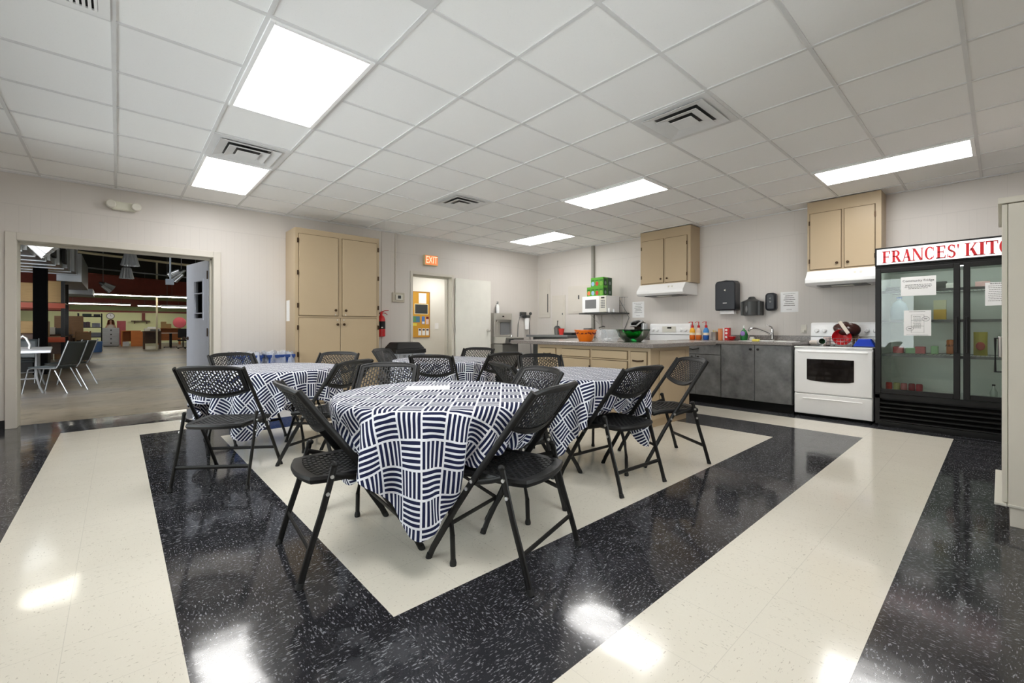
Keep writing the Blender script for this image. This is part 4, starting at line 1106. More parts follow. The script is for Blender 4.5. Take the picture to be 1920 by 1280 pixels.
for zz in (.835, 1.225, 1.565):
    b = MB(); b.tube([(FX + .11, FY0 + .06, zz), (FX + .11, FY1 - .06, zz)], .006, 6).tube([(7.32, FY0 + .06, zz), (7.32, FY1 - .06, zz)], .004, 6)
    for k in range(40):
        yy = FY0 + .07 + (FY1 - FY0 - .14) * k / 39; b.tube([(FX + .11, yy, zz + .004), (7.32, yy, zz + .004)], .0022, 4)
    b.box(FX + .10, FX + .104, FY0 + .05, FY1 - .05, zz - .022, zz + .006)
    pw(b, 'shelf', 'grey', t)
pw(MB().cyl((FX + .085, FY0 + .1, 1.806), (FX + .085, FY1 - .1, 1.806), .010, 8), 'fill_lamp_tube', emit('fridge_fill_lamp', (.95, 1, .96), 14.0), t)  # added tube tucked behind the header to brighten the interior
# serif lettering
def glyph(ch, h):
    """polygons of a serif capital in a box of height h; returns (list of polys, width)"""
    P = []; T, t_, s = .19 * h, .075 * h, .05 * h
    def bar(x, y0=0, y1=1, w=T): P.append([(x, y0 * h), (x + w, y0 * h), (x + w, y1 * h), (x, y1 * h)])
    def ser(x, y, w=T, e=.085): P.append([(x - e * h, y * h), (x + w + e * h, y * h), (x + w + e * h, y * h + s), (x - e * h, y * h + s)])
    def hor(x0, x1, y, w=t_): P.append([(x0, y), (x1, y), (x1, y + w), (x0, y + w)])
    def line(a, b_, wa):
        P.append([(a[0], a[1]), (a[0] + wa, a[1]), (b_[0] + wa, b_[1]), (b_[0], b_[1])])
    def arc(cx, cy, rx, ry, a0, a1, w0, w1, n=16):
        for i in range(n):
            A0, A1 = R(a0 + (a1 - a0) * i / n), R(a0 + (a1 - a0) * (i + 1) / n)
            f = lambda A: w0 + (w1 - w0) * abs(math.cos(A)) ** 1.5
            q = []
            for A, k in ((A0, 0), (A1, 0), (A1, 1), (A0, 1)):
                w = f(A) * k; q.append((cx + (rx - w) * math.cos(A), cy + (ry - w) * math.sin(A)))
            P.append(q)
    b0 = .085 * h; top = h - s
    if ch in 'FE':
        W = .60 * h if ch == 'F' else .64 * h
        bar(b0); ser(b0, 0); hor(b0 - .085 * h, W, h - t_); hor(b0, W * .80, .47 * h)
        P.append([(W - t_, h - .24 * h), (W, h - .26 * h), (W, h), (W - t_, h)]); P.append([(W * .76, .37 * h), (W * .82, .37 * h), (W * .82, .63 * h), (W * .76, .63 * h)])
        if ch == 'E': hor(b0 - .085 * h, W, 0); P.append([(W - t_, 0), (W, 0), (W + .03 * h, .26 * h), (W - .02 * h, .24 * h)])
    elif ch == 'R':
        W = .76 * h; bar(b0); ser(b0, 0); hor(b0 - .085 * h, b0 + T + .1 * h, h - t_); hor(b0, b0 + T + .1 * h, .46 * h)
        arc(b0 + T + .08 * h, .73 * h, .28 * h, .27 * h, -90, 90, t_, .17 * h); line((.55 * h, 0), (.30 * h, .48 * h), .20 * h); hor(.50 * h, W + .06 * h, 0, s)
    elif ch == 'A':
        W = .80 * h; line((.06 * h, 0), (.36 * h, h), t_); line((.54 * h, 0), (.30 * h, h), .20 * h); hor(.16 * h, .60 * h, .30 * h); hor(-.02 * h, .22 * h, 0, s); hor(.46 * h, .84 * h, 0, s)
    elif ch == 'N':
        W = .88 * h; bar(.10 * h, w=t_); bar(.74 * h, w=t_); line((.62 * h, 0), (.06 * h, h), .20 * h); hor(.0, .27 * h, 0, s); hor(.64 * h, .92 * h, h - s, s); hor(-.02 * h, .18 * h, h - s, s)
    elif ch == 'C':
        W = .74 * h; arc(.40 * h, .5 * h, .40 * h, .52 * h, 48, 312, t_, .19 * h, 26); P.append([(.66 * h, .66 * h), (.72 * h, .66 * h), (.72 * h, .98 * h), (.66 * h, .90 * h)]); P.append([(.66 * h, .10 * h), (.70 * h, .06 * h), (.73 * h, .28 * h), (.68 * h, .26 * h)])
    elif ch == 'S':
        W = .56 * h; arc(.27 * h, .75 * h, .25 * h, .27 * h, 35, 255, t_, .14 * h); arc(.27 * h, .26 * h, .27 * h, .28 * h, 75, -145, t_, .15 * h)
        P.append([(.12 * h, .55 * h), (.30 * h, .40 * h), (.42 * h, .48 * h), (.22 * h, .65 * h)]); P.append([(.44 * h, .72 * h), (.49 * h, .72 * h), (.49 * h, 1.02 * h), (.44 * h, .92 * h)]); P.append([(.0, -.02 * h), (.05 * h, .08 * h), (.05 * h, .28 * h), (.0, .28 * h)])
    elif ch == "'":
        W = .16 * h; P.append([(.05 * h, .66 * h), (.09 * h, .66 * h), (.15 * h, h), (.0, h)])
    elif ch == 'K':
        W = .84 * h; bar(b0); ser(b0, 0); ser(b0, top / h); line((.30 * h, .40 * h), (.66 * h, h), t_ * 1.2); line((.60 * h, 0), (.34 * h, .58 * h), .21 * h); hor(.54 * h, .90 * h, 0, s); hor(.54 * h, .82 * h, h - s, s)
    elif ch == 'I':
        W = .36 * h; bar(b0); ser(b0, 0); ser(b0, top / h)
    elif ch == 'T':
        W = .72 * h; bar(.27 * h); ser(.27 * h, 0); hor(0, W, h - t_); P.append([(0, .74 * h), (.05 * h, .76 * h), (.06 * h, h), (0, h)]); P.append([(W - .05 * h, .76 * h), (W, .74 * h), (W, h), (W - .06 * h, h)])
    elif ch == 'H':
        W = .86 * h; bar(b0); ser(b0, 0); ser(b0, top / h); bar(.58 * h); ser(.58 * h, 0); ser(.58 * h, top / h); hor(b0, .6 * h, .47 * h)
    return P, W
LX = [('F', .915, .844), ('R', .833, .747), ('A', .741, .663), ('N', .660, .566), ('C', .555, .482), ('E', .466, .395), ('S', .379, .315), ("'", .307, .290),
      ('K', .251, .156), ('I', .152, .105), ('T', .101, .018), ('C', .010, -.062), ('H', -.074, -.168), ('E', -.180, -.250), ('N', -.262, -.356)]
for k, (ch, ya, yb) in enumerate(LX):
    P, W = glyph(ch, .134); b = MB(); sx = (ya - yb) / W
    for p in P: b.prism([(ya - q[0] * sx, 1.885 + q[1]) for q in p], 'x', FX - .0085, FX - .0062 + .00004 * (k % 3))
    pw(b, 'letter', 'redlet', hd)
# papers on the fridge glass
n = notice(.466, .752, 1.497, 1.708, FX - .0015, 'white landscape notice taped high on the left fridge door', [(.15 - .13 * k, .75 - .2 * (k == 3), .0022) for k in range(4)], seed=6)
text('Community Fridge', .034, 'ink', n, (-.002, 0, .06), (R(90), 0, R(-90)), 'title', .0003)
n = notice(.504, .727, 1.055, 1.335, FX - .0015, 'cream notice with a flow chart taped low on the left fridge door', [(.9, .6, .0015), (-.93, .8, .0012)] + [(.5 - .1 * k, .28, .0018) for k in range(10)], seed=7)
b = MB().tube([(-.0018, .05, .09), (-.0018, -.055, .09), (-.0018, -.055, -.105), (-.0018, .05, -.105)], .001, 4, closed=True).box(-.002, -.0014, -.055, .05, .028, .030).box(-.002, -.0014, -.055, .05, -.035, -.033)
for cy, cz in ((-.068, .045), (.062, -.062)): b.tube([(-.002, cy + .030 * math.cos(a * PI / 10), cz + .024 * math.sin(a * PI / 10)) for a in range(20)], .0012, 4, closed=True).box(-.0022, -.0016, cy - .012, cy + .012, cz - .003, cz + .003)
b.build('diagram', 'ink', n)
notice(-.125, .107, 1.365, 1.598, FX - .0015, 'white notice taped to the right fridge door', [(.9, .7, .003)] + [(.7 - .16 * k, .8, .002) for k in range(9)], seed=8)
solo(MB().tube([(FX - .004, .038, .70), (FX - .004, -.14, .70), (FX - .004, -.14, 1.036), (FX - .004, .038, 1.036)], .012, 6, closed=True), 'picture_frame', 'gasket', 'black frame stuck on the right fridge door', 'frame', loc=(FX - .004, -.05, .70))
# contents
cans = [(204, 60, 50), (190, 190, 120), (190, 110, 110), (150, 40, 46), (190, 60, 70)]
cn = ['bright red', 'pale yellow-green', 'dull pink', 'dark maroon', 'rosy red']
for k in range(5):
    solo(MB().lathe([(.024, 0), (.030, .008), (.030, .10), (.024, .114), (.022, .112)], 18, mis=[1, 0, 0, 1]), 'drink_can', [cm(*cans[k]), m['chrome']], '%s drink can on the floor of the fridge' % cn[k], 'can', 'drink cans in the fridge', loc=(6.80 + .02 * (k % 2), .885 - .066 * k, .3865), smooth=True)
t = thing('water_jug', 'pale blue plastic water jug on the middle fridge shelf', 'jug', (6.86, .80, 1.236))
MB().lathe([(.075, 0), (.082, .01), (.082, .13), (.06, .19), (.022, .23), (.022, .25)], 24).build('jug', cm(176, 196, 206, .25), t, smooth=True)
MB().lathe([(.025, .25), (.025, .27)], 16).build('cap', cm(60, 110, 180), t, smooth=True)
t = thing('juice_carton', 'yellow and white carton on the middle fridge shelf', 'carton', (6.85, .455, 1.236))
MB().box(-.045, .045, -.05, .05, 0, .11).build('lower_print', cm(232, 190, 70), t)
MB().box(-.045, .045, -.05, .05, .11, .215).build('box', cm(226, 224, 190), t)
t = thing('chip_bag', 'yellow-green snack bag standing on the lower shelf behind the right fridge door', 'bag', (6.85, .145, .846))
MB().grid(lambda u, v: (.035 * math.cos(2 * PI * u) * math.sin(PI * max(.02, min(.98, v))) ** .5, .052 * math.sin(2 * PI * u), .25 * v), 20, 10, wrap=True).build('bag', cm(196, 186, 80, .3), t, smooth=True)
MB().ball((-.034, 0, .10), .035, 0, 12, (.15, 1, 1.3)).build('print', cm(190, 80, 60), t, smooth=True)
t = thing('drink_can', 'orange and brown root beer can at the right of the left fridge door', 'can', (6.85, .372, .846), 0, 'drink cans in the fridge')
MB().lathe([(.026, 0), (.033, .01), (.033, .15), (.026, .165), (.024, .163)], 18, mis=[1, 0, 0, 1]).build('can', [cm(206, 120, 60), m['chrome']], t, smooth=True)
text('A&W', .035, 'inkdark', t, (-.0345, 0, .10), (R(90), 0, R(-90)), 'print', .0003)
solo(MB().lathe([(.026, 0), (.028, .01), (.028, .08), (.011, .12), (.010, .145), (.013, .147), (.013, .16)], 16, mis=[0, 0, 0, 0, 1, 1]), 'glass_bottle', [cm(190, 200, 190, .1), m['gasket']], 'small clear bottle with a dark cap on the fridge floor behind the right door', 'bottle', loc=(6.84, .05, .3865), smooth=True)
its = [(.86, 1.576, .06, .05, (70, 74, 72), 'dark tub at the left of the top fridge shelf'), (.45, 1.576, .05, .085, (56, 58, 56), 'dark packet on the top fridge shelf behind the notice'), (.37, 1.576, .045, .06, (206, 206, 200), 'white tub at the right of the top fridge shelf'),
       (.13, 1.576, .055, .06, (206, 170, 166), 'pinkish tub on the top shelf behind the right fridge door'), (.81, .846, .045, .075, (196, 90, 90), 'red pack on the lower fridge shelf, left'), (.70, .846, .045, .065, (150, 200, 150), 'green pack on the lower fridge shelf'),
       (.62, .846, .045, .08, (196, 92, 96), 'red pack on the lower fridge shelf, right of the green pack'), (.50, .846, .03, .09, (160, 206, 150), 'pale green carton on the lower fridge shelf'), (.60, 1.236, .04, .10, (150, 164, 180), 'blue-grey tub on the middle fridge shelf beside the yellow carton')]
for (yy, zz, r_, h_, c_, lab) in its:
    solo(MB().box(-.04, .04, -r_, r_, 0, h_), 'food_package', cm(*c_), lab, 'package', 'packages in the fridge', loc=(6.88, yy, zz), bev=.006)

# ================================================================ LEFT WALL
t = thing('tall_cupboard', 'tall tan wooden cupboard with four doors, right of the wide doorway', 'cupboard', (2.61, 7.25, 0))
pw(B(1.955, 3.275, 7.0, YL - .001, 0, 2.645), 'body', 'tan', t, bev=.004)
def cdoor(x0, x1, z0, z1, kx, kz, hx, hz):
    pw(MB().box(x0 - .008, x1 + .008, 6.997, 7.0005, z0 - .008, z1 + .008), 'shadow_gap', 'tan_dark', t)
    d = pw(B(x0, x1, 6.98, 6.999, z0, z1), 'door', 'tan', t, bev=.005)
    pw(MB().lathe([(.008, 0), (.008, -.014), (.02, -.018), (.02, -.030), (.01, -.034)], 12, (kx, 6.98, kz), axis='y'), 'knob', 'bronze', d, smooth=True)
    pw(MB().cyl((kx, 6.979, kz - (.07 if kz > 1.32 else -.07)), (kx, 6.970, kz - (.07 if kz > 1.32 else -.07)), .010, 10), 'lock', 'steel', d, smooth=True)
    for z in hz: pw(MB().box(hx - .012, hx + .012, 6.972, 6.98, z - .035, z + .035), 'hinge', 'bronze', d)
cdoor(2.01, 2.585, 1.335, 2.555, 2.54, 1.42, 1.99, (1.48, 1.97, 2.45)); cdoor(2.655, 3.225, 1.335, 2.555, 2.70, 1.42, 3.25, (1.48, 1.97, 2.45))
cdoor(2.01, 2.617, .10, 1.295, 2.57, 1.20, 1.99, (.3, .75, 1.15)); cdoor(2.623, 3.225, .10, 1.295, 2.67, 1.20, 3.25, (.3, .75, 1.15))
solo(B(1.9525, 1.9545, 7.27, 7.44, 1.25, 1.57), 'paper_notice', 'paper', 'white notice on the side of the tall tan cupboard', 'notice', loc=(1.9535, 7.355, 1.41))

t = thing('emergency_light', 'cream twin-head emergency light high above the wide doorway', 'light', (.055, YL, 2.68))
pw(MB().box(-.06, .17, 7.42, YL - .001, 2.63, 2.735), 'housing', cm(224, 222, 206, .4), t, bev=.012)
for xx in (-.065, .175): pw(MB().lathe([(.045, 0), (.05, -.03), (.05, -.075), (.04, -.085)], 16, (xx, 7.44, 2.685), axis='y'), 'lamp_head', 'offwhite', t, smooth=True)
t = thing('exit_sign', 'lit orange EXIT sign above the hallway door', 'sign', (4.55, YL, 2.46))
pw(B(4.40, 4.70, 7.415, YL - .001, 2.365, 2.565), 'housing', cm(214, 196, 150, .4), t, bev=.01)
pw(B(4.412, 4.688, 7.411, 7.416, 2.377, 2.553), 'face', 'exitface', t)
text('EXIT', .195, 'exitlit', t, (0, -.081, .005), (R(90), 0, 0), 'lettering', .0015, sx=.66)
t = thing('thermostat', 'beige wall thermostat on a conduit between the cupboard and the hallway door', 'thermostat', (3.87, YL, 1.71))
pw(B(3.745, 3.99, 7.45, YL - .001, 1.625, 1.80), 'cover', cm(196, 188, 172, .4), t, bev=.006)
pw(B(3.80, 3.95, 7.432, 7.449, 1.66, 1.765), 'control', 'offwhite', t, bev=.008)
pw(B(3.845, 3.905, 7.428, 7.433, 1.69, 1.745), 'screen', 'greydk', t)
solo(MB().cyl((3.815, YL - .014, 1.802), (3.815, YL - .014, 2.893), .012, 10), 'conduit', 'trim', 'thin painted conduit from the thermostat up to the ceiling', 'conduit', loc=(3.815, YL - .014, 1.802), smooth=True)
t = thing('fire_extinguisher', 'red fire extinguisher on the wall beside the tall tan cupboard', 'fire extinguisher', (3.50, 7.40, .97))
pw(MB().lathe([(.055, .99), (.072, 1.0), (.072, 1.30), (.055, 1.35), (.025, 1.37), (.022, 1.40)], 24, (3.50, 7.40, 0)), 'cylinder', 'red', t, smooth=True)
pw(MB().lathe([(.0725, 1.13), (.0728, 1.135), (.0728, 1.26), (.0725, 1.265)], 24, (3.50, 7.40, 0), cap0=False, cap1=False), 'label', 'inkdark', t, smooth=True)
pw(MB().box(3.47, 3.50, 7.325, 7.328, 1.145, 1.165), 'label_print', 'offwhite', t)
pw(MB().box(3.48, 3.52, 7.38, 7.42, 1.40, 1.43).tube([(3.49, 7.39, 1.43), (3.56, 7.37, 1.455), (3.62, 7.35, 1.46)], .008, 6).tube([(3.51, 7.39, 1.42), (3.57, 7.37, 1.41), (3.60, 7.36, 1.38)], .007, 6), 'lever', 'red', t, smooth=True)
pw(MB().tube([(3.48, 7.40, 1.41), (3.42, 7.38, 1.40), (3.40, 7.36, 1.33), (3.405, 7.36, 1.20), (3.42, 7.37, 1.10)], .010, 8), 'hose', 'gasket', t, smooth=True)
pw(B(3.46, 3.54, 7.472, YL - .001, 1.05, 1.30), 'bracket', 'blackm', t)

# hallway door leaf, folded back against the wall
t = thing('door_2', 'white flush door with a round knob, swung open against the wall by the water fountain', 'door', (5.14, 7.45, 0))
struct(t)
pw(B(5.13, 6.045, 7.425, 7.465, .012, 2.165), 'leaf', cm(232, 230, 222, .3), t, bev=.003)
pw(MB().lathe([(.035, 0), (.035, -.006), (.012, -.010), (.012, -.04), (.028, -.05), (.030, -.07), (.012, -.08)], 20, (5.965, 7.425, 1.09), axis='y'), 'knob', 'steel', t, smooth=True)
for zz in (.25, 1.1, 1.95): pw(MB().cyl((5.112, 7.445, zz - .05), (5.112, 7.445, zz + .05), .010, 8), 'hinge', 'steel', t, smooth=True)

# water fountain
t = thing('water_fountain', 'stainless steel bottle-filling water fountain on the wall', 'water fountain', (6.38, 7.3, .55))
b = MB().box(6.10, 6.64, 7.44, YL - .001, .96, 1.475).box(6.10, 6.135, 7.37, 7.44, .96, 1.475).box(6.605, 6.64, 7.37, 7.44, .96, 1.475).box(6.135, 6.605, 7.37, 7.44, 1.33, 1.475)
pw(b, 'filler_panel', 'steel', t, bev=.006)
pw(MB().prism([(7.37, 1.34), (7.44, 1.34), (7.44, 1.27), (7.40, 1.28)], 'x', 6.20, 6.60), 'spout_hood', 'steel', t, bev=.006)
pw(B(6.33, 6.60, 7.432, 7.4395, 1.0, 1.30), 'back_plate', 'grey', t)
pw(MB().tube([(6.22, 7.431, 1.02), (6.31, 7.431, 1.02), (6.31, 7.431, 1.17), (6.285, 7.431, 1.21), (6.285, 7.431, 1.25), (6.245, 7.431, 1.25), (6.245, 7.431, 1.21), (6.22, 7.431, 1.17)], .004, 4, closed=True, up=(0, 1, 0)), 'bottle_mark', 'offwhite', t)
pw(MB().box(6.33, 6.38, 7.366, 7.372, 1.39, 1.42), 'sensor', 'gloss', t)
pw(MB().hexa([(6.10, 7.02, .82), (6.62, 7.02, .82), (6.66, YL - .001, .80), (6.10, YL - .001, .80)], [(6.10, 6.99, .945), (6.64, 6.99, .945), (6.66, YL - .001, .955), (6.10, YL - .001, .955)]), 'basin', 'steel', t, bev=.012)
pw(MB().box(6.10, 6.56, 7.10, YL - .001, .55, .80), 'lower_case', 'steeldk', t, bev=.006)
pw(MB().box(6.20, 6.32, 6.985, 6.995, .85, .91), 'push_bar', 'greydk', t, bev=.004)
pw(MB().lathe([(.018, .955), (.018, .985), (.010, 1.0)], 12, (6.50, 7.25, 0)), 'bubbler', 'chrome', t, smooth=True)
t = thing('spray_bottle', 'white bottle with a grey pump standing on top of the water fountain', 'bottle', (6.24, 7.43, 1.476))
MB().lathe([(.038, 0), (.042, .01), (.042, .15), (.022, .19), (.018, .20)], 20).build('bottle', 'white', t, smooth=True)
MB().lathe([(.02, .198), (.02, .225), (.008, .23), (.008, .255)], 12).tube([(-.02, 0, .25), (.02, 0, .252), (.03, 0, .24)], .006, 6).build('pump', 'grey', t, smooth=True)
MB().tube([(-.05, 0, .0), (-.052, 0, .14), (-.045, 0, .17)], .007, 6).build('handle', 'greydk', t, smooth=True)
t = thing('water_filter', 'white cylindrical water filter with hoses on the wall beside the fountain', 'filter', (7.10, 7.42, 1.1))
pw(MB().lathe([(.035, 1.11), (.052, 1.125), (.055, 1.36), (.04, 1.38), (.03, 1.40)], 20, (7.12, 7.41, 0)), 'cartridge', 'white', t, smooth=True)
pw(MB().box(7.06, 7.18, 7.36, YL - .001, 1.385, 1.45).box(6.96, 7.10, 7.40, YL - .001, 1.42, 1.52), 'mount', 'greydk', t, bev=.006)
pw(MB().lathe([(.03, 0), (.035, -.01), (.035, -.03)], 16, (7.26, 7.45, 1.49), axis='y'), 'gauge', 'greydk', t, smooth=True)
pw(MB().tube([(6.98, 7.42, 1.44), (6.90, 7.42, 1.40), (6.86, 7.43, 1.25), (6.86, 7.44, 1.05), (6.86, 7.44, .85), (6.84, 7.45, .60)], .009, 8), 'hose', 'grey', t, smooth=True)
pw(MB().tube([(7.26, 7.44, 1.47), (7.24, 7.43, 1.38), (7.21, 7.42, 1.25), (7.23, 7.43, 1.05), (7.27, 7.44, .80), (7.30, 7.45, .5)], .009, 8), 'hose', 'grey', t, smooth=True)

# trash can and recycling bins
t = thing('trash_can', 'large black trash can with a swing lid and a liner, beside the hallway door', 'trash can', (3.72, 6.95, 0))
MB().hexa([(-.22, -.19, 0), (.22, -.19, 0), (.22, .19, 0), (-.22, .19, 0)], [(-.27, -.235, .74), (.27, -.235, .74), (.27, .235, .74), (-.27, .235, .74)]).build('can', 'gasket', t, bev=.03, seg=3)
MB().hexa([(-.29, -.25, .715), (.29, -.25, .715), (.29, .25, .715), (-.29, .25, .715)], [(-.285, -.245, .79), (.285, -.245, .79), (.285, .245, .79), (-.285, .245, .79)]).build('lid_rim', 'black', t, bev=.015)
MB().hexa([(-.275, -.235, .791), (.275, -.235, .791), (.275, .235, .791), (-.275, .235, .791)], [(-.21, -.15, .90), (.21, -.15, .90), (.21, .15, .90), (-.21, .15, .90)]).build('lid', 'black', t, bev=.02)
M = Mat('bin_liner'); tr = M.n('ShaderNodeBsdfTransparent'); mx = M.n('ShaderNodeMixShader'); o_, x_, y_, z_ = M.obj()
M.color(srgb(224, 228, 236)); M.rough(.25); M.l((M.noise(o_, 9, 3) * .5 + .12), mx.inputs[0]); M.l(tr.outputs[0], mx.inputs[1]); M.l(M.b.outputs[0], mx.inputs[2]); M.l(mx.outputs[0], M.out.inputs[0])
m['liner_bag'] = M.m
MB().grid(lambda u, v: ((.278 + .012 * math.sin(17 * u * 2 * PI)) * max(-1, min(1, 1.35 * math.cos(2 * PI * u))), (.245 + .010 * math.sin(13 * u * 2 * PI)) * max(-1, min(1, 1.35 * math.sin(2 * PI * u))), .712 - .11 * v + .04 * v * math.sin(3 * 2 * PI * u)), 64, 5, wrap=True).build('liner', 'liner_bag', t, smooth=True)
def bin_(x, lab, seed):
    t = thing('recycling_bin', lab, 'bin', (x, 7.10, 0), 0, 'blue recycling bins')
    def walls(w0, d0, w1, d1, z0, z1): return [(-w0, -d0, z0), (w0, -d0, z0), (w0, d0, z0), (-w0, d0, z0)], [(-w1, -d1, z1), (w1, -d1, z1), (w1, d1, z1), (-w1, d1, z1)]
    bt, tp_ = walls(.13, .20, .165, .25, 0, .74)
    b = MB(); 
    for e in range(4): b.quad([bt[e], bt[(e + 1) % 4], tp_[(e + 1) % 4], tp_[e]])
    b.quad(bt[::-1]); b.build('tub', cm(24, 66, 140), t, solid=.006)
    b = MB()
    for (x0, x1, y0, y1) in ((-.18, -.155, -.265, .265), (.155, .18, -.265, .265), (-.155, .155, -.265, -.24), (-.155, .155, .24, .265)): b.box(x0, x1, y0, y1, .725, .765)
    b.build('rim', cm(24, 60, 128), t, bev=.005)
    rnd = random.Random(seed); ph = [rnd.uniform(0, 6) for _ in range(6)]
    def f(u, v):
        A = 2 * PI * u; g = 1.0 + .05 * math.sin(11 * A + ph[0]) + .04 * math.sin(19 * A + ph[1] + 5 * v)
        zz = .70 + .10 * math.sin(PI * v * .75 + .3) + .012 * math.sin(9 * A + ph[2])
        k = (.84 + .30 * v)
        return (.165 * k * g * max(-1, min(1, 1.3 * math.cos(A))), .245 * k * g * max(-1, min(1, 1.3 * math.sin(A))), zz - .10 * max(0, v - .55) * 4 * (1 + .4 * math.sin(4 * A + ph[3])))
    MB().grid(f, 72, 12, wrap=True).build('liner', 'liner_bag', t, smooth=True)
bin_(1.325, 'blue recycling bin with a clear liner, left of the two beside the tall tan cupboard', 1)
bin_(1.737, 'blue recycling bin with a clear liner, touching the tall tan cupboard', 2)

# paper on the front table
o = solo(MB().box(-.135, .135, -.10, .10, 0, .0008), 'paper_sheet', 'paper', 'blank white sheet of paper lying on the front tablecloth', 'paper', loc=(1.457, 2.415, TZ + .0065)); o.rotation_euler.z = R(-34)

# tall locker at the right edge
t = thing('storage_locker', 'tall putty coloured metal storage cabinet at the right edge of the view', 'cabinet', (4.22, -.30, 0))
pw(MB().box(3.79, 4.66, -.60, -.028, .115, 1.845), 'body', 'locker', t, bev=.003)
pw(MB().box(3.80, 4.65, -.59, -.035, .0, .112), 'plinth', 'locker', t, bev=.003)
pw(MB().box(3.785, 4.665, -.605, -.024, .112, .128).box(3.785, 4.665, -.024, .026, .112, .128), 'base_ledge', 'offwhite', t, bev=.004)
pw(MB().box(3.785, 4.665, -.605, .012, 1.85, 1.885), 'top_cap', 'locker', t, bev=.004)
for x0, x1, kx in ((3.792, 4.222, 4.17), (4.228, 4.658, 4.28)):
    d = pw(B(x0, x1, -.026, -.004, .135, 1.845), 'door', 'locker', t, bev=.003)
    pw(MB().box(kx - .012, kx + .012, -.003, .012, .95, 1.08), 'handle', 'chrome', d, bev=.004)
pw(MB().cyl((3.789, -.10, .86), (3.783, -.10, .86), .006, 8), 'screw', 'greydk', t)

# ================================================================ HALLWAY behind the small door
HY0, HY1 = YB + .015, 9.0
b = MB().box(3.7, 6.9, HY1, HY1 + .1, 0, 2.5).box(3.6, 3.7, HY0, HY1, 0, 2.5).box(6.8, 6.9, HY0, HY1, 0, 2.5)
m['hall'] = pm('hall_paint', srgb(230, 228, 220), .5, var=.02)
struct(b.build('wall_hall', 'hall'))
struct(B(3.6, 6.9, HY0, HY1 + .1, 2.42, 2.5).build('ceiling_hall', 'hall'))
struct(B(3.6, 6.9, 7.661, HY1 + .1, -.1, -.0005).build('floor_hall', 'conc'))
t = thing('ceiling_light', 'lit panel light on the hallway ceiling, seen through the hallway door', 'light', (5.55, 8.45, 2.40), 0)
pw(B(5.30, 5.90, 8.25, 8.65, 2.395, 2.418), 'frame', 'white', t)
pw(B(5.32, 5.88, 8.27, 8.63, 2.388, 2.394), 'diffuser', 'halllit', t)
t = thing('ceiling_light', 'added panel light on the hallway ceiling, hidden behind the wall beside the thermostat', 'light', (4.2, 8.4, 2.40), 0)  # added second fixture out of view, brightens the hallway
pw(B(3.9, 4.5, 8.2, 8.6, 2.395, 2.418), 'frame', 'white', t)
pw(B(3.92, 4.48, 8.22, 8.58, 2.388, 2.394), 'diffuser', 'halllit', t)
t = thing('cork_board', 'cork notice board on the hallway wall, covered in notices', 'notice board', (5.2, HY1 - .01, 1.46))
pw(B(4.93, 5.455, HY1 - .014, HY1 - .001, .94, 1.985), 'cork', 'cork', t)
b = MB()
for (x0, x1, z0, z1) in ((4.92, 4.935, .93, 1.995), (5.45, 5.465, .93, 1.995), (4.935, 5.45, .93, .945), (4.935, 5.45, 1.98, 1.995)): b.box(x0, x1, HY1 - .022, HY1 - .001, z0, z1)
pw(b, 'frame', cm(170, 120, 60), t)
def pin(x0, x1, z0, z1, c, lab, inner=None):
    o = tag(B(x0, x1, HY1 - .0165, HY1 - .0148, z0, z1).build('pinned_notice', cm(*c) if isinstance(c, tuple) else c), lab, 'notice', 'notices on the cork board')
    if inner: B(inner[0], inner[1], HY1 - .0178, HY1 - .0168, inner[2], inner[3]).build('inset', cm(*inner[4]), o)
pin(5.17, 5.37, 1.72, 1.96, 'paper', 'white sheet pinned at the top of the cork board')
pin(5.06, 5.42, 1.47, 1.71, (236, 226, 190), 'black poster with a pale border below the white sheet on the cork board', (5.075, 5.405, 1.485, 1.695, (52, 56, 58)))
pin(5.02, 5.20, 1.28, 1.42, (70, 120, 150), 'blue and green leaflet at the left of the cork board', (5.03, 5.10, 1.29, 1.41, (90, 140, 90)))
pin(5.25, 5.33, 1.24, 1.42, (80, 120, 190), 'blue leaflet in the middle of the cork board', (5.26, 5.32, 1.25, 1.30, (230, 230, 230)))
pin(5.36, 5.435, 1.24, 1.42, (226, 200, 196), 'dark red and white leaflet at the right of the cork board', (5.362, 5.433, 1.36, 1.418, (110, 30, 34)))
pin(5.02, 5.12, 1.20, 1.26, (226, 210, 80), 'yellow slip below the blue and green leaflet on the cork board')
for k in range(3): pin(5.16 + .10 * k, 5.24 + .10 * k, .98, 1.14, 'paper', ['left', 'middle', 'right'][k] + ' of three white cards at the bottom of the cork board', (5.17 + .10 * k, 5.23 + .10 * k, 1.09, 1.13, (70, 60, 60)))
t = thing('light_switch', 'white light switch on the hallway wall right of the cork board', 'switch', (5.66, HY1 - .004, 1.20))
pw(B(5.61, 5.71, HY1 - .008, HY1 - .001, 1.13, 1.27), 'plate', 'white', t, bev=.002)
pw(MB().box(5.652, 5.668, HY1 - .02, HY1 - .009, 1.19, 1.215), 'toggle', 'white', t)

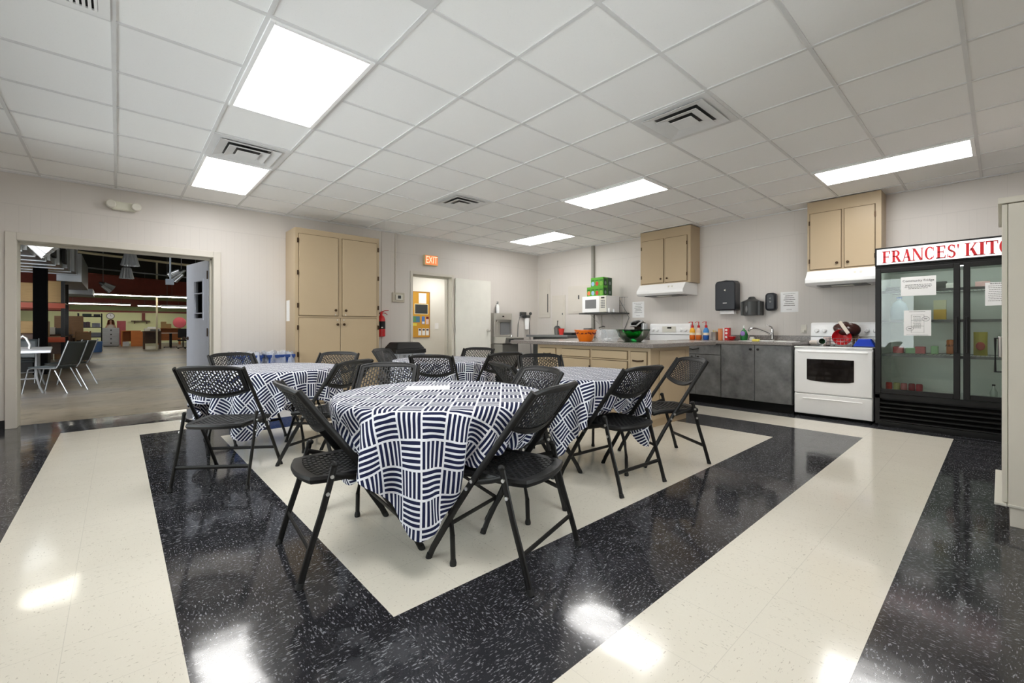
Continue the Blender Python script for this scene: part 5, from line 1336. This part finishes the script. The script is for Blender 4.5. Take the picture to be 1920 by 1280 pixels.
# ================================================================ WORKSHOP beyond the wide doorway
m['blackceil'] = pm('black_ceiling', srgb(7, 7, 8), .95, var=.3, spec=.1)
m['redsteel'] = pm('red_oxide_steel', srgb(128, 56, 42), .5, var=.2)
m['lime'] = pm('lime_wall', srgb(236, 240, 190), .7, var=.05, scale=1)
m['olive'] = pm('olive_panel', srgb(140, 152, 104), .7, var=.1, scale=1)
m['ply'] = wood('plywood', srgb(120, 84, 50), srgb(168, 124, 80))
m['darkwood'] = wood('dark_wood', srgb(58, 38, 26), srgb(96, 64, 42))
m['orangewood'] = wood('orange_wood', srgb(160, 88, 36), srgb(200, 120, 56))
m['pallet'] = wood('pale_boxwood', srgb(190, 150, 90), srgb(216, 178, 112))
WX0, WX1, WY1, WH = -7.0, 9.0, 46.0, 4.7
struct(B(WX0, WX1, 7.661, WY1, -.1, -.001).build('floor_workshop', 'conc'))
struct(MB().box(WX0 - .2, WX0, YB, WY1, 0, WH, 0).build('wall_workshop_left', 'dark'))
struct(MB().box(WX1, WX1 + .2, YB, WY1, 0, WH, 0).build('wall_workshop_right', 'olive'))
struct(MB().box(WX0 - .2, WX1 + .2, WY1, WY1 + .2, 0, 2.42, 0).box(WX0 - .2, WX1 + .2, WY1, WY1 + .2, 2.56, WH, 1).box(WX0 - .2, WX1 + .2, WY1 - .02, WY1 + .2, 2.42, 2.56, 2).build('wall_workshop_end', ['lime', 'olive', 'redsteel']))
struct(MB().box(WX0 - .2, WX1 + .2, YB, WY1 + .2, WH, WH + .1).build('ceiling_workshop', 'blackceil'))
# the workshop door leaf
dirx, diry = (.835 - 1.002), (8.65 - 7.755); L_ = math.hypot(dirx, diry)
t = thing('door_1', 'pale blue-grey door with a narrow window, swung open into the workshop', 'door', (1.0, 7.76, 0), math.atan2(diry, dirx))
struct(t)
dm = cm(196, 202, 216, .35)
b = MB().box(.0, .19, -.022, .022, .012, 2.14).box(.56, L_, -.022, .022, .012, 2.14).box(.19, .56, -.022, .022, .012, 1.28).box(.19, .56, -.022, .022, 1.86, 2.14)
b.build('leaf', dm, t, bev=.002)
b = MB()
for (x0, x1, z0, z1) in ((.17, .2, 1.26, 1.88), (.55, .58, 1.26, 1.88), (.2, .55, 1.26, 1.29), (.2, .55, 1.85, 1.88), (.2, .55, 1.66, 1.672), (.2, .55, 1.36, 1.372)): b.box(x0, x1, -.030, .030, z0, z1)
b.build('window_frame', dm, t)
B(.2, .55, -.003, .003, 1.29, 1.85).build('pane', 'glass', t)
MB().lathe([(.03, .022), (.03, .03), (.012, .034), (.012, .06), (.028, .07), (.028, .09)], 16, (L_ - .07, 0, .98), axis='y').lathe([(.03, -.022), (.03, -.03), (.012, -.034), (.012, -.06), (.028, -.07), (.028, -.09)], 16, (L_ - .07, 0, .98), axis='y').build('knob', 'bronze', t, smooth=True)
for zz in (.25, 1.08, 1.92): MB().box(-.012, .015, .023, .033, zz - .06, zz + .06).build('hinge', 'bronze', t)

# folding table with chairs just beyond the doorway
t = thing('folding_table', 'white plastic folding table in the workshop, seen through the wide doorway', 'table', (-1.42, 12.1, 0), R(4))
MB().box(-.55, .48, -1.15, 1.15, .715, .76).build('tabletop', cm(222, 226, 234, .35), t, bev=.012)
for s in (-1, 1):
    for e in (-1, 1):
        l = MB().tube([(e * .30, s * .80, .71), (e * .30, s * .84, .30), (e * .34, s * .86, .12), (e * .38, s * .87, .0)], .018, 8).build('leg', 'grey', t, smooth=True)
    MB().tube([(-.30, s * .84, .26), (.30, s * .84, .26)], .014, 8).build('stretcher', 'grey', t, smooth=True)
    MB().tube([(0, s * .84, .26), (0, s * .25, .70)], .012, 8).build('brace', 'gasket', t, smooth=True)
m['tubesteel'] = pm('tube_steel', (.42, .44, .46), .35, 1.)
m['vinyl'] = pm('grey_vinyl', srgb(66, 72, 74), .35)
def vchair():
    t = thing('side_chair', '', 'chair')
    MB().grid(lambda u, v: (.22 * (2 * u - 1), -.20 + .42 * v, .445 + .02 * math.sin(PI * v) * 1), 8, 8).build('seat', 'vinyl', t, smooth=True, solid=.035)
    MB().grid(lambda u, v: (.21 * (2 * u - 1), -.225 - .14 * v - .03 * math.cos(PI * (u - .5)), .50 + .40 * v), 8, 8).build('backrest', 'vinyl', t, smooth=True, solid=.03)
    for s in (-1, 1):
        MB().tube([(s * .23, .30, 0), (s * .23, .21, .42), (s * .23, .15, .44), (s * .23, -.20, .435)], .012, 8).build('leg', 'tubesteel', t, smooth=True)
        MB().tube([(s * .23, -.38, 0), (s * .23, -.19, .40)], .012, 8).build('leg', 'tubesteel', t, smooth=True)
        MB().tube([(s * .23, -.20, .435), (s * .23, -.245, .50), (s * .225, -.39, .92)], .012, 8).build('back_post', 'tubesteel', t, smooth=True)
    return t
vc = vchair()
VC = [(-.86, 11.35, 58, 'grey vinyl and chrome chair nearest the doorway, at the end of the white folding table'), (-.76, 12.45, 62, 'grey vinyl and chrome chair just behind the nearest one at the white folding table'),
      (-1.52, 13.75, 180, 'grey vinyl and chrome chair at the far end of the white folding table'), (-2.35, 12.9, -90, 'grey vinyl and chrome chair on the far left side of the white folding table')]
for k, (x, y, a, lab) in enumerate(VC):
    o = vc if k == 0 else copy_tree(vc)
    o.location = (x, y, 0); o.rotation_euler = (0, 0, R(a)); o['label'] = lab; o['group'] = 'workshop table chairs'
solo(MB().tube([(-.08, 0, 0), (-.085, 0, .08), (-.04, 0, .20), (0, 0, .235), (.04, 0, .20), (.085, 0, .08), (.08, 0, 0)], .018, 6, r2=.035, up=(0, 1, 0)), 'paper_stand', 'paper', 'white folded paper loop standing on the white folding table', 'stand', loc=(-1.30, 12.0, .762), smooth=True)

# lights
def strip(x, y, L, z, lab):
    t = thing('fluorescent_fixture', lab, 'light', (x, y, z), 0, 'workshop fluorescent lights')
    MB().prism([(-.12, 0), (.12, 0), (.05, .07), (-.05, .07)], 'x', -L / 2, L / 2).build('reflector', 'white', t)
    for yy in (-.055, .055): MB().cyl((-L / 2 + .03, yy, -.012), (L / 2 - .03, yy, -.012), .022, 8).build('tube', 'strip', t, smooth=True)
    for xx in (-L * .35, L * .35): MB().cyl((xx, 0, .07), (xx, 0, WH - z - .001), .006, 6).build('hanger', 'grey', t)
strip(.35, 30, 5.2, 2.86, 'long lit fluorescent light crossing the workshop below the red girder')
strip(-.9, 36, 3.0, 2.62, 'lit fluorescent light at the left, below the long one in the workshop')
strip(2.1, 36, 2.4, 2.58, 'lit fluorescent light at the right, below the long one in the workshop')
strip(1.9, 22, 1.3, 2.0, 'low bright fluorescent light left of the open workshop door')
strip(-.88, 9.6, .9, 2.86, 'lit fluorescent light nearest the wide doorway, above its head')
strip(-1.6, 43.4, 3.0, 2.95, 'lit fluorescent light against the green far wall, left')
strip(2.2, 43.4, 3.0, 2.95, 'lit fluorescent light against the green far wall, right')
strip(-3.2, 20, 2.4, 3.2, 'added fluorescent light hidden left of the black column in the workshop')  # added out of view for more light in the workshop
strip(4.8, 14, 2.4, 3.2, 'added fluorescent light hidden behind the wall right of the doorway')  # also added out of view, extra workshop light
strip(4.6, 40, 3.6, 3.0, 'lit fluorescent light at the far right end of the workshop')
strip(-3.6, 41, 3.6, 3.0, 'lit fluorescent light at the far left end of the workshop')
strip(.6, 8.5, 2.4, 4.3, 'added unseen high fluorescent light just beyond the wide doorway, right')  # added fixtures from here down, out of view, brighten floor and door leaf
strip(-2.4, 8.5, 2.4, 4.3, 'added unseen high fluorescent light just beyond the wide doorway, left')
strip(5.2, 17.5, 2.4, 4.32, 'added unseen high fluorescent light in the second row from the doorway, right')
strip(-5.2, 14.6, 2.4, 4.32, 'added unseen high fluorescent light in the second row from the doorway, left')
strip(5.4, 23.0, 2.4, 4.40, 'added unseen high fluorescent light in the third row from the doorway')
def highbay(x, y, z, r, lab, rot=(0, 0, 0)):
    t = thing('high_bay_lamp', lab, 'light', (x, y, z), 0, 'fluted high bay lamps')
    def f(u, v):
        rr = r * (.62 + .38 * v) * (1 + .11 * math.cos(12 * 2 * PI * u)); return (rr * math.cos(2 * PI * u), rr * math.sin(2 * PI * u), -.36 * v)
    q = MB().grid(f, 96, 6, wrap=True).build('reflector', 'silver', t, solid=.004); q.rotation_euler = rot
    q = MB().lathe([(r * .64, -.005), (r * .4, .06), (r * .25, .14), (r * .1, .16)], 16).build('cap', 'galv', t, smooth=True); q.rotation_euler = rot
    MB().cyl((0, 0, .0), (0, 0, WH - z - .001), .012, 6).build('stem', 'grey', t)
highbay(.28, 18, 3.44, .21, 'fluted silver high bay lamp, upper of the pair in the workshop')
highbay(.22, 20, 3.21, .18, 'fluted silver high bay lamp just below the larger one')
highbay(1.72, 20, 3.20, .20, 'tilted fluted silver high bay lamp left of the open workshop door', (R(20), R(50), 0))
highbay(-.48, 26, 3.05, .18, 'tilted fluted lamp below the left end of the red girder', (R(10), R(-55), 0))

highbay(-1.06, 10.2, 2.62, .17, 'tilted fluted lamp at the top left corner of the wide doorway', (R(0), R(-50), 0))
# ducts, girders, pipes
t = thing('air_duct', 'large galvanized air duct under the black workshop ceiling at the left', 'duct', (-1.3, 13, 2.5))
b = MB()
for k in range(7):
    y0 = 11.2 + k * .95
    b.box(-2.6, -1.34 + .075 * k, y0, y0 + .9, 2.58 + .02 * k, 3.35 + .03 * k)
    b.box(-2.62, -1.32 + .075 * k, y0 + .88, y0 + .96, 2.56 + .02 * k, 3.37 + .03 * k)
pw(b, 'duct_run', 'galv', t)
b = MB()
for k in range(4): b.box(-1.30 + .095 * k, -1.24 + .095 * k, 11.6 + k * 1.2, 12.1 + k * 1.2, 2.75, 3.1)
pw(b, 'vent_grilles', 'gasket', t)
pw(MB().box(-1.35, -.82, 18.6, 22.5, 2.55, 3.4), 'branch', 'galv', t)
pw(MB().box(-2.4, -.70, 22.6, 24.2, 2.40, 2.62), 'lower_branch', 'galv', t)
for xx in (-2.3, -1.2): pw(MB().cyl((xx, 13, 3.2), (xx, 13, WH - .001), .012, 6).cyl((xx, 16, 3.2), (xx, 16, WH - .001), .012, 6), 'hanger', 'grey', t)
def girder(x0, y0, x1, y1, z0, z1, lab):
    d = Vector((x1 - x0, y1 - y0, 0)); L = d.length
    t = thing('roof_girder', lab, 'girder', (x0, y0, z0), math.atan2(d.y, d.x), 'red roof girders')
    MB().box(0, L, -.03, .03, .05, z1 - z0 - .05).build('web', 'redsteel', t)
    MB().box(0, L, -.16, .16, 0, .05).build('bottom_flange', 'redsteel', t)
    MB().box(0, L, -.16, .16, z1 - z0 - .05, z1 - z0).build('top_flange', 'redsteel', t)
girder(-6.9, 25.5, 8.9, 34, 2.85, 3.75, 'deep red steel girder crossing the workshop above the fluorescent lights')
girder(-6.9, 37, 8.9, 41, 2.62, 3.1, 'red steel girder further back in the workshop')
solo(MB().cyl((-6.9, 20, 3.95), (8.9, 27, 3.95), .05, 10), 'pipe', cm(200, 186, 150), 'long cream pipe under the black workshop ceiling', 'pipe', loc=(0, 22.5, 4.0), smooth=True)
solo(MB().cyl((-6.9, 20.5, 3.45), (8.9, 27.5, 3.45), .03, 8), 'conduit', 'grey', 'thin grey pipe below the cream pipe in the workshop', 'pipe', loc=(0, 23.5, 3.5), smooth=True)
t = thing('drop_conduit', 'vertical conduit with a junction box hanging from the workshop ceiling', 'conduit', (1.05, 15, 2.33))
pw(MB().cyl((1.05, 15, 2.46), (1.05, 15, WH - .001), .022, 10), 'pipe', cm(170, 178, 190), t, smooth=True)
pw(MB().box(.95, 1.13, 14.93, 15.07, 2.32, 2.47), 'junction_box', cm(150, 158, 172), t, bev=.006)
solo(B(-1.56, -1.32, 15.9, 16.15, 0, WH - .001), 'column', 'blackceil', 'black steel column in the workshop left of the shelving', 'column', loc=(-1.44, 16.0, 0))
t = thing('support_post', 'thin cream post standing in the workshop behind the printer', 'post', (1.56, 30.4, 0))
pw(B(1.52, 1.60, 30.36, 30.44, 0, WH - .001), 'post', cm(200, 190, 160), t)

# pallet rack with boxes
t = thing('pallet_rack', 'orange beamed pallet rack beside the black column', 'rack', (-1.7, 18.6, 0))
for xx in (-2.35, -1.18):
    for yy in (18.05, 19.35): pw(B(xx - .04, xx + .04, yy - .04, yy + .04, 0, 2.5), 'post', 'blackm', t)
for zz in (.75, 1.72):
    for yy in (18.0, 19.4): pw(B(-2.4, -1.13, yy - .03, yy + .03, zz, zz + .14), 'beam', cm(206, 84, 44), t)
    pw(B(-2.38, -1.15, 18.04, 19.36, zz + .141, zz + .165), 'deck', 'ply', t)
for k, (x0, x1, y0, y1, z0, z1) in enumerate(((-2.25, -1.75, 18.1, 18.9, 1.89, 2.42), (-1.7, -1.2, 18.1, 18.9, 1.89, 2.50), (-2.2, -1.5, 18.1, 18.8, .92, 1.35))):
    tag(B(x0, x1, y0, y1, z0, z1).build('cardboard_box', 'pallet', None, bev=.01), ['left pale brown box on top of the pallet rack', 'right pale brown box on top of the pallet rack', 'pale brown box on the lower deck of the pallet rack'][k], 'box', 'boxes on the pallet rack')

# benches, shelving, drawers, desks
def desk(name, cat, lab, x, y, w_, d_, h_, mat, panel=True, leg='darkwood'):
    t = thing(name, lab, cat, (x, y, 0))
    MB().box(-w_ / 2, w_ / 2, -d_ / 2, d_ / 2, h_ - .05, h_).build('top', mat, t, bev=.005)
    for sx in (-1, 1):
        for sy in (-1, 1): MB().box(sx * (w_ / 2 - .10), sx * (w_ / 2 - .02), sy * (d_ / 2 - .10), sy * (d_ / 2 - .02), 0, h_ - .051).build('leg', mat, t)
    if panel: MB().box(-w_ / 2 + .1, w_ / 2 - .1, d_ / 2 - .06, d_ / 2 - .03, .3, h_ - .052).build('panel', mat, t)
    return t
desk('workbench', 'workbench', 'dark wooden workbench left of the black metal shelving', -1.75, 20.6, 1.25, .8, .95, 'darkwood')
desk('workbench', 'workbench', 'low dark workbench with slatted front in front of the brown panel', -1.35, 23.2, 1.1, .8, .80, 'darkwood')
solo(B(-1.78, -1.0, 23.75, 23.82, .0, 1.62), 'plywood_sheet', 'ply', 'brown plywood sheet standing behind the dark workbenches', 'sheet', loc=(-1.4, 23.78, 0))
rnd = random.Random(5)
for k in range(6): tag(MB().box(-.12, .12, -.1, .1, 0, rnd.uniform(.10, .24)).build('parts_box', ['pallet', 'greydk', 'darkwood', 'offwhite', 'greydk', 'ply'][k], None, loc=(-2.2 + .19 * k, 20.4 + .04 * k, .951), bev=.008), ['pale wooden', 'dark grey', 'dark brown', 'white', 'dark grey', 'plywood'][k] + ' parts box on the dark workbench, %s from the left' % ['first', 'second', 'third', 'fourth', 'fifth', 'last'][k], 'box', 'parts boxes on the workbench')
t = thing('wooden_chair', 'pale wooden chair leaning back beside the black metal shelving', 'chair', (-.98, 21.2, 0), R(20))
MB().box(-.2, .2, -.2, .2, .42, .46).build('seat', 'ply', t)
for sx in (-1, 1):
    MB().tube([(sx * .18, .18, 0), (sx * .18, .17, .42)], .02, 8).build('leg', 'ply', t); MB().tube([(sx * .18, -.20, 0), (sx * .18, -.19, .45), (sx * .18, -.30, 1.05)], .02, 8).build('leg', 'ply', t)
MB().box(-.2, .2, -.30, -.27, .75, 1.02).build('backrest', 'ply', t)
t = thing('metal_shelving', 'black metal shelving unit holding books and bins in the workshop', 'shelving', (-1.03, 30.3, 0))
for sx in (-.42, .42):
    for sy in (-.25, .25): MB().box(sx - .02, sx + .02, sy - .02, sy + .02, 0, 1.90).build('post', 'blackm', t)
for zz in (.10, .70, 1.18, 1.72): MB().box(-.44, .44, -.27, .27, zz, zz + .035).build('shelf', 'blackm', t)
for k in range(7): tag(B(-1.40 + .055 * k, -1.355 + .055 * k, 30.1, 30.4, 1.216, 1.46 + .01 * (k % 3)).build('binder', cm(70 + 12 * k, 70 + 6 * k, 90 + 4 * k), None), '%s grey-purple binder from the left on the black metal shelving' % ['first', 'second', 'third', 'fourth', 'fifth', 'sixth', 'seventh'][k], 'binder', 'binders on the metal shelving')
for k, (x0, x1, z0, z1, c, lab) in enumerate(((-.96, -.66, 1.216, 1.42, (196, 200, 214), 'pale box right of the binders on the black shelving'), (-1.40, -1.10, .736, 1.0, (216, 120, 60), 'orange box on the lower black shelf'), (-1.02, -.64, .736, .95, (150, 150, 156), 'grey box on the lower black shelf'), (-1.30, -.98, 1.756, 1.88, (40, 60, 46), 'dark green bag on top of the black shelving'), (-.90, -.66, 1.756, 1.86, (40, 44, 46), 'dark bag on top of the black shelving, right'))):
    tag(B(x0, x1, 30.08, 30.45, z0, z1).build('storage_box', cm(*c), None, bev=.01), lab, 'box', 'boxes on the metal shelving')
for k in range(2): tag(MB().hexa([(-.17, -.2, 0), (.17, -.2, 0), (.17, .2, 0), (-.17, .2, 0)], [(-.2, -.24, .52), (.2, -.24, .52), (.2, .24, .52), (-.2, .24, .52)]).build('storage_bin', cm(86, 130, 200) if k == 0 else cm(34, 60, 110), None, bev=.02, loc=(-.76 - .42 * k, 29.3 - .1 * k, 0)), ['light blue plastic bin standing in front of the black shelving', 'dark blue plastic bin left of the light blue one'][k], 'bin', 'blue bins by the shelving')
t = thing('drawer_cabinet', 'wide light grey drawer cabinet against the green workshop wall', 'cabinet', (-.33, 38.3, 0))
MB().box(-.40, .40, -.30, .30, .04, 1.20).build('body', cm(176, 178, 182), t, bev=.01)
for k in range(4):
    d = MB().box(-.375, .375, -.318, -.302, .08 + .275 * k, .335 + .275 * k).build('drawer', cm(160, 162, 168), t, bev=.004)
    MB().box(-.03, .03, -.335, -.319, .18 + .275 * k, .26 + .275 * k).build('handle', 'gasket', d)
MB().box(-.36, .36, -.26, .26, 0, .039).build('plinth', 'dark', t)
desk('desk', 'desk', 'orange wooden desk right of the grey drawer cabinet', .62, 38.2, 1.0, .8, 1.02, 'orangewood')
solo(B(.62, 1.2, 37.3, 37.75, 0, .96), 'side_cabinet', 'orangewood', 'orange wooden cabinet at the right end of the orange desk', 'cabinet', loc=(.9, 37.5, 0))
solo(B(.22, .55, 37.9, 38.2, .0, .30), 'storage_box', cm(210, 214, 220), 'white box under the orange wooden desk', 'box', loc=(.4, 38.05, 0))
desk('desk', 'desk', 'dark wooden desk with stout legs carrying the printer', 1.43, 32, .82, .7, 1.0, 'darkwood')
t = thing('printer', 'white and grey printer on the dark wooden desk', 'printer', (1.44, 32, 1.001))
MB().box(-.36, .36, -.22, .22, 0, .16).build('body', 'offwhite', t, bev=.03); MB().box(-.1, .3, -.232, -.221, .03, .10).build('tray', 'greydk', t); MB().box(-.22, .22, -.05, .15, .161, .24).build('scanner', 'white', t, bev=.01)
t = thing('adjustable_table', 'light topped table on a black column base right of the printer', 'table', (2.33, 33, 0))
MB().box(-.42, .42, -.3, .3, .86, .90).build('top', 'offwhite', t); MB().box(-.06, .06, -.06, .06, .07, .859).build('column', 'gasket', t); MB().box(-.32, .32, -.05, .05, .03, .07).box(-.05, .05, -.28, .28, .03, .07).build('base', 'gasket', t)
for sx in (-.30, .30): MB().ball((sx, 0, .03), .03, 0, 8).build('caster', 'gasket', t)
for sy in (-.26, .26): MB().ball((0, sy, .03), .03, 0, 8).build('caster', 'gasket', t)
t = thing('office_chair', 'black office chair beside the open workshop door', 'chair', (2.75, 31, 0))
MB().box(-.24, .24, -.24, .24, .44, .53).build('seat', 'gasket', t, bev=.03); MB().box(-.22, .22, .24, .30, .62, 1.15).build('backrest', 'gasket', t, bev=.03); MB().cyl((0, 0, .08), (0, 0, .44), .03, 10).build('column', 'blackm', t)
for k in range(5): MB().tube([(0, 0, .10), (.28 * math.cos(k * 1.257), .28 * math.sin(k * 1.257), .06)], .02, 6).ball((.28 * math.cos(k * 1.257), .28 * math.sin(k * 1.257), .03), .03, 0, 8).build('leg', 'blackm', t)
MB().box(-.03, .03, .24, .27, .50, .70).build('back_bar', 'blackm', t)
t = thing('wall_shelf', 'brown shelf on the green workshop wall above the desks', 'shelf', (1.35, WY1 - .15, 1.72))
MB().box(-.58, .58, -.15, .149, 0, .06).build('board', 'darkwood', t); MB().box(-.4, -.34, -.1, .149, -.18, -.001).box(.34, .4, -.1, .149, -.18, -.001).build('bracket', 'darkwood', t)
t = thing('wall_clock', 'round white clock on the green workshop wall', 'clock', (-.43, WY1 - .03, 2.12))
MB().lathe([(.24, .029), (.24, -.02), (.21, -.03), (.20, -.02)], 32, axis='y').build('case', 'grey', t, smooth=True); MB().lathe([(.2, -.021), (.01, -.022)], 32, axis='y').build('dial', 'white', t); MB().box(-.008, .008, -.028, -.024, 0, .15).box(0, .1, -.028, -.024, -.008, .008).build('hands', 'inkdark', t)
solo(B(-.06, .42, 42, 42.06, .0, 1.70), 'display_board', cm(236, 120, 130), 'pink board standing behind the orange wooden desk', 'board', loc=(.18, 42.03, 0))
t = thing('round_umbrella', 'round pink disc behind the office chair', 'disc', (3.42, 41, 1.18))
MB().lathe([(.36, 0), (.40, -.03), (.38, -.06), (.02, -.09)], 32, (0, 0, .42), axis='y').build('disc', cm(232, 110, 124), t, smooth=True); MB().cyl((0, 0, -1.18), (0, 0, .03), .02, 8).build('stand', 'grey', t)
for k, (x, h_) in enumerate(((2.42, .45), (2.70, .30))):
    tag(B(x - .15, x + .15, 39.8, 40.1, 1.19, 1.19 + h_).build('cardboard_box', 'pallet', None, bev=.01), ['taller pale brown box on the counter below the far wall', 'shorter pale brown box on the counter, nearer the pink disc'][k], 'box', 'boxes on the far counter')
desk('workbench', 'workbench', 'long pale counter below the green far wall carrying brown boxes', 2.75, 40, 1.3, .7, 1.188, 'orangewood')
solo(B(1.42, 1.62, 45.82, 45.97, 1.80, 2.40), 'steel_post', 'redsteel', 'short red steel stub on the far green wall above the brown shelf', 'post', loc=(1.52, 45.9, 1.80))
t = thing('machine', 'dark printing machine at the left of the workshop, beside the black column', 'machine', (-1.9, 16.8, 0))
MB().box(-.30, .55, -.3, .3, .0, .75).build('base', 'gasket', t, bev=.02); MB().box(-.25, .45, -.2, .25, .751, 1.02).build('head', 'darkwood', t, bev=.03)

# ---- person at the far end of the workshop
def person(loc):
    t = thing('person', 'person with long auburn hair and a pale top standing behind the grey drawer cabinet', 'person', loc)
    J = {'pel': (0, 0, .95), 'wa': (0, 0, 1.08), 'ch': (0, .01, 1.28), 'nk': (0, 0, 1.44), 'nk2': (0, -.005, 1.50), 'h1': (0, -.015, 1.57), 'h2': (0, -.015, 1.66), 'h3': (0, -.005, 1.72)}
    rad = {'pel': (.16, .11), 'wa': (.125, .09), 'ch': (.16, .11), 'nk': (.06, .055), 'nk2': (.05, .05), 'h1': (.065, .08), 'h2': (.075, .09), 'h3': (.05, .06)}
    E = [('pel', 'wa'), ('wa', 'ch'), ('ch', 'nk'), ('nk', 'nk2'), ('nk2', 'h1'), ('h1', 'h2'), ('h2', 'h3')]
    for s, k in ((-1, 'l'), (1, 'r')):
        for n_, p, r_ in (('hip', (s * .10, 0, .88), .095), ('kn', (s * .105, -.02, .48), .06), ('cf', (s * .108, .01, .30), .055), ('an', (s * .11, .02, .08), .038), ('to', (s * .12, -.13, .035), .035), ('sh', (s * .19, .01, 1.38), .058), ('el', (s * .26, .02, 1.12), .042), ('wr', (s * .25, -.08, .90), .03), ('hd', (s * .25, -.10, .83), .035)):
            J[n_ + k] = p; rad[n_ + k] = (r_, r_)
        E += [('pel', 'hip' + k), ('hip' + k, 'kn' + k), ('kn' + k, 'cf' + k), ('cf' + k, 'an' + k), ('an' + k, 'to' + k), ('ch', 'sh' + k), ('sh' + k, 'el' + k), ('el' + k, 'wr' + k), ('wr' + k, 'hd' + k)]
    keys = list(J); me = bpy.data.meshes.new('body'); me.from_pydata([J[k] for k in keys], [(keys.index(a_), keys.index(b_)) for a_, b_ in E], [])
    me.materials.append(cm(222, 176, 150, .6))
    o = bpy.data.objects.new('body', me); COL.objects.link(o); o.parent = t
    sk = o.modifiers.new('skin', 'SKIN'); o.modifiers.new('sub', 'SUBSURF').render_levels = 2
    for k, v in zip(keys, me.skin_vertices[0].data): v.radius = rad[k]; v.use_root = (k == 'pel')
    def ell(z, rx, ry, zz, n=24): return None
    MB().grid(lambda u, v: ((.155 + .05 * math.sin(PI * v)) * math.cos(2 * PI * u) * (1 if v < .85 else .75), (.115 + .03 * math.sin(PI * v)) * math.sin(2 * PI * u), .86 + .56 * v), 24, 10, wrap=True).build('top', cm(226, 216, 206, .8), t, smooth=True)
    MB().grid(lambda u, v: (.19 * math.cos(2 * PI * u) * (1 - .08 * v), .14 * math.sin(2 * PI * u), .90 - .40 * v), 24, 6, wrap=True).build('skirt', cm(60, 62, 74, .8), t, smooth=True)
    def hair(u, v):
        A = PI * (-.15 + 1.30 * u); z = 1.765 - .36 * v ** 1.2; r_ = (.03 + .10 * math.sin(min(1, v * 3.2) * PI / 2)) * (1 + .06 * math.sin(30 * u + 6 * v)) + .05 * v
        return (r_ * 1.05 * math.cos(A), .005 + r_ * .95 * math.sin(A) - .01, z)
    MB().grid(hair, 40, 14).build('hair', cm(120, 62, 36, .5), t, smooth=True, solid=.02)
    f = MB()
    for sx in (-.03, .03): f.ball((sx, -.105, 1.645), .011, 0, 8)
    f.build('eyes', 'inkdark', t, smooth=True)
    MB().ball((0, -.112, 1.615), .014, 0, 8, (.8, 1, 1.4)).build('nose', cm(222, 176, 150, .6), t, smooth=True)
    MB().ball((0, -.103, 1.578), .02, 0, 8, (1.2, .5, .4)).build('mouth', cm(176, 84, 80, .6), t, smooth=True)
person((-.36, 40.2, 0))
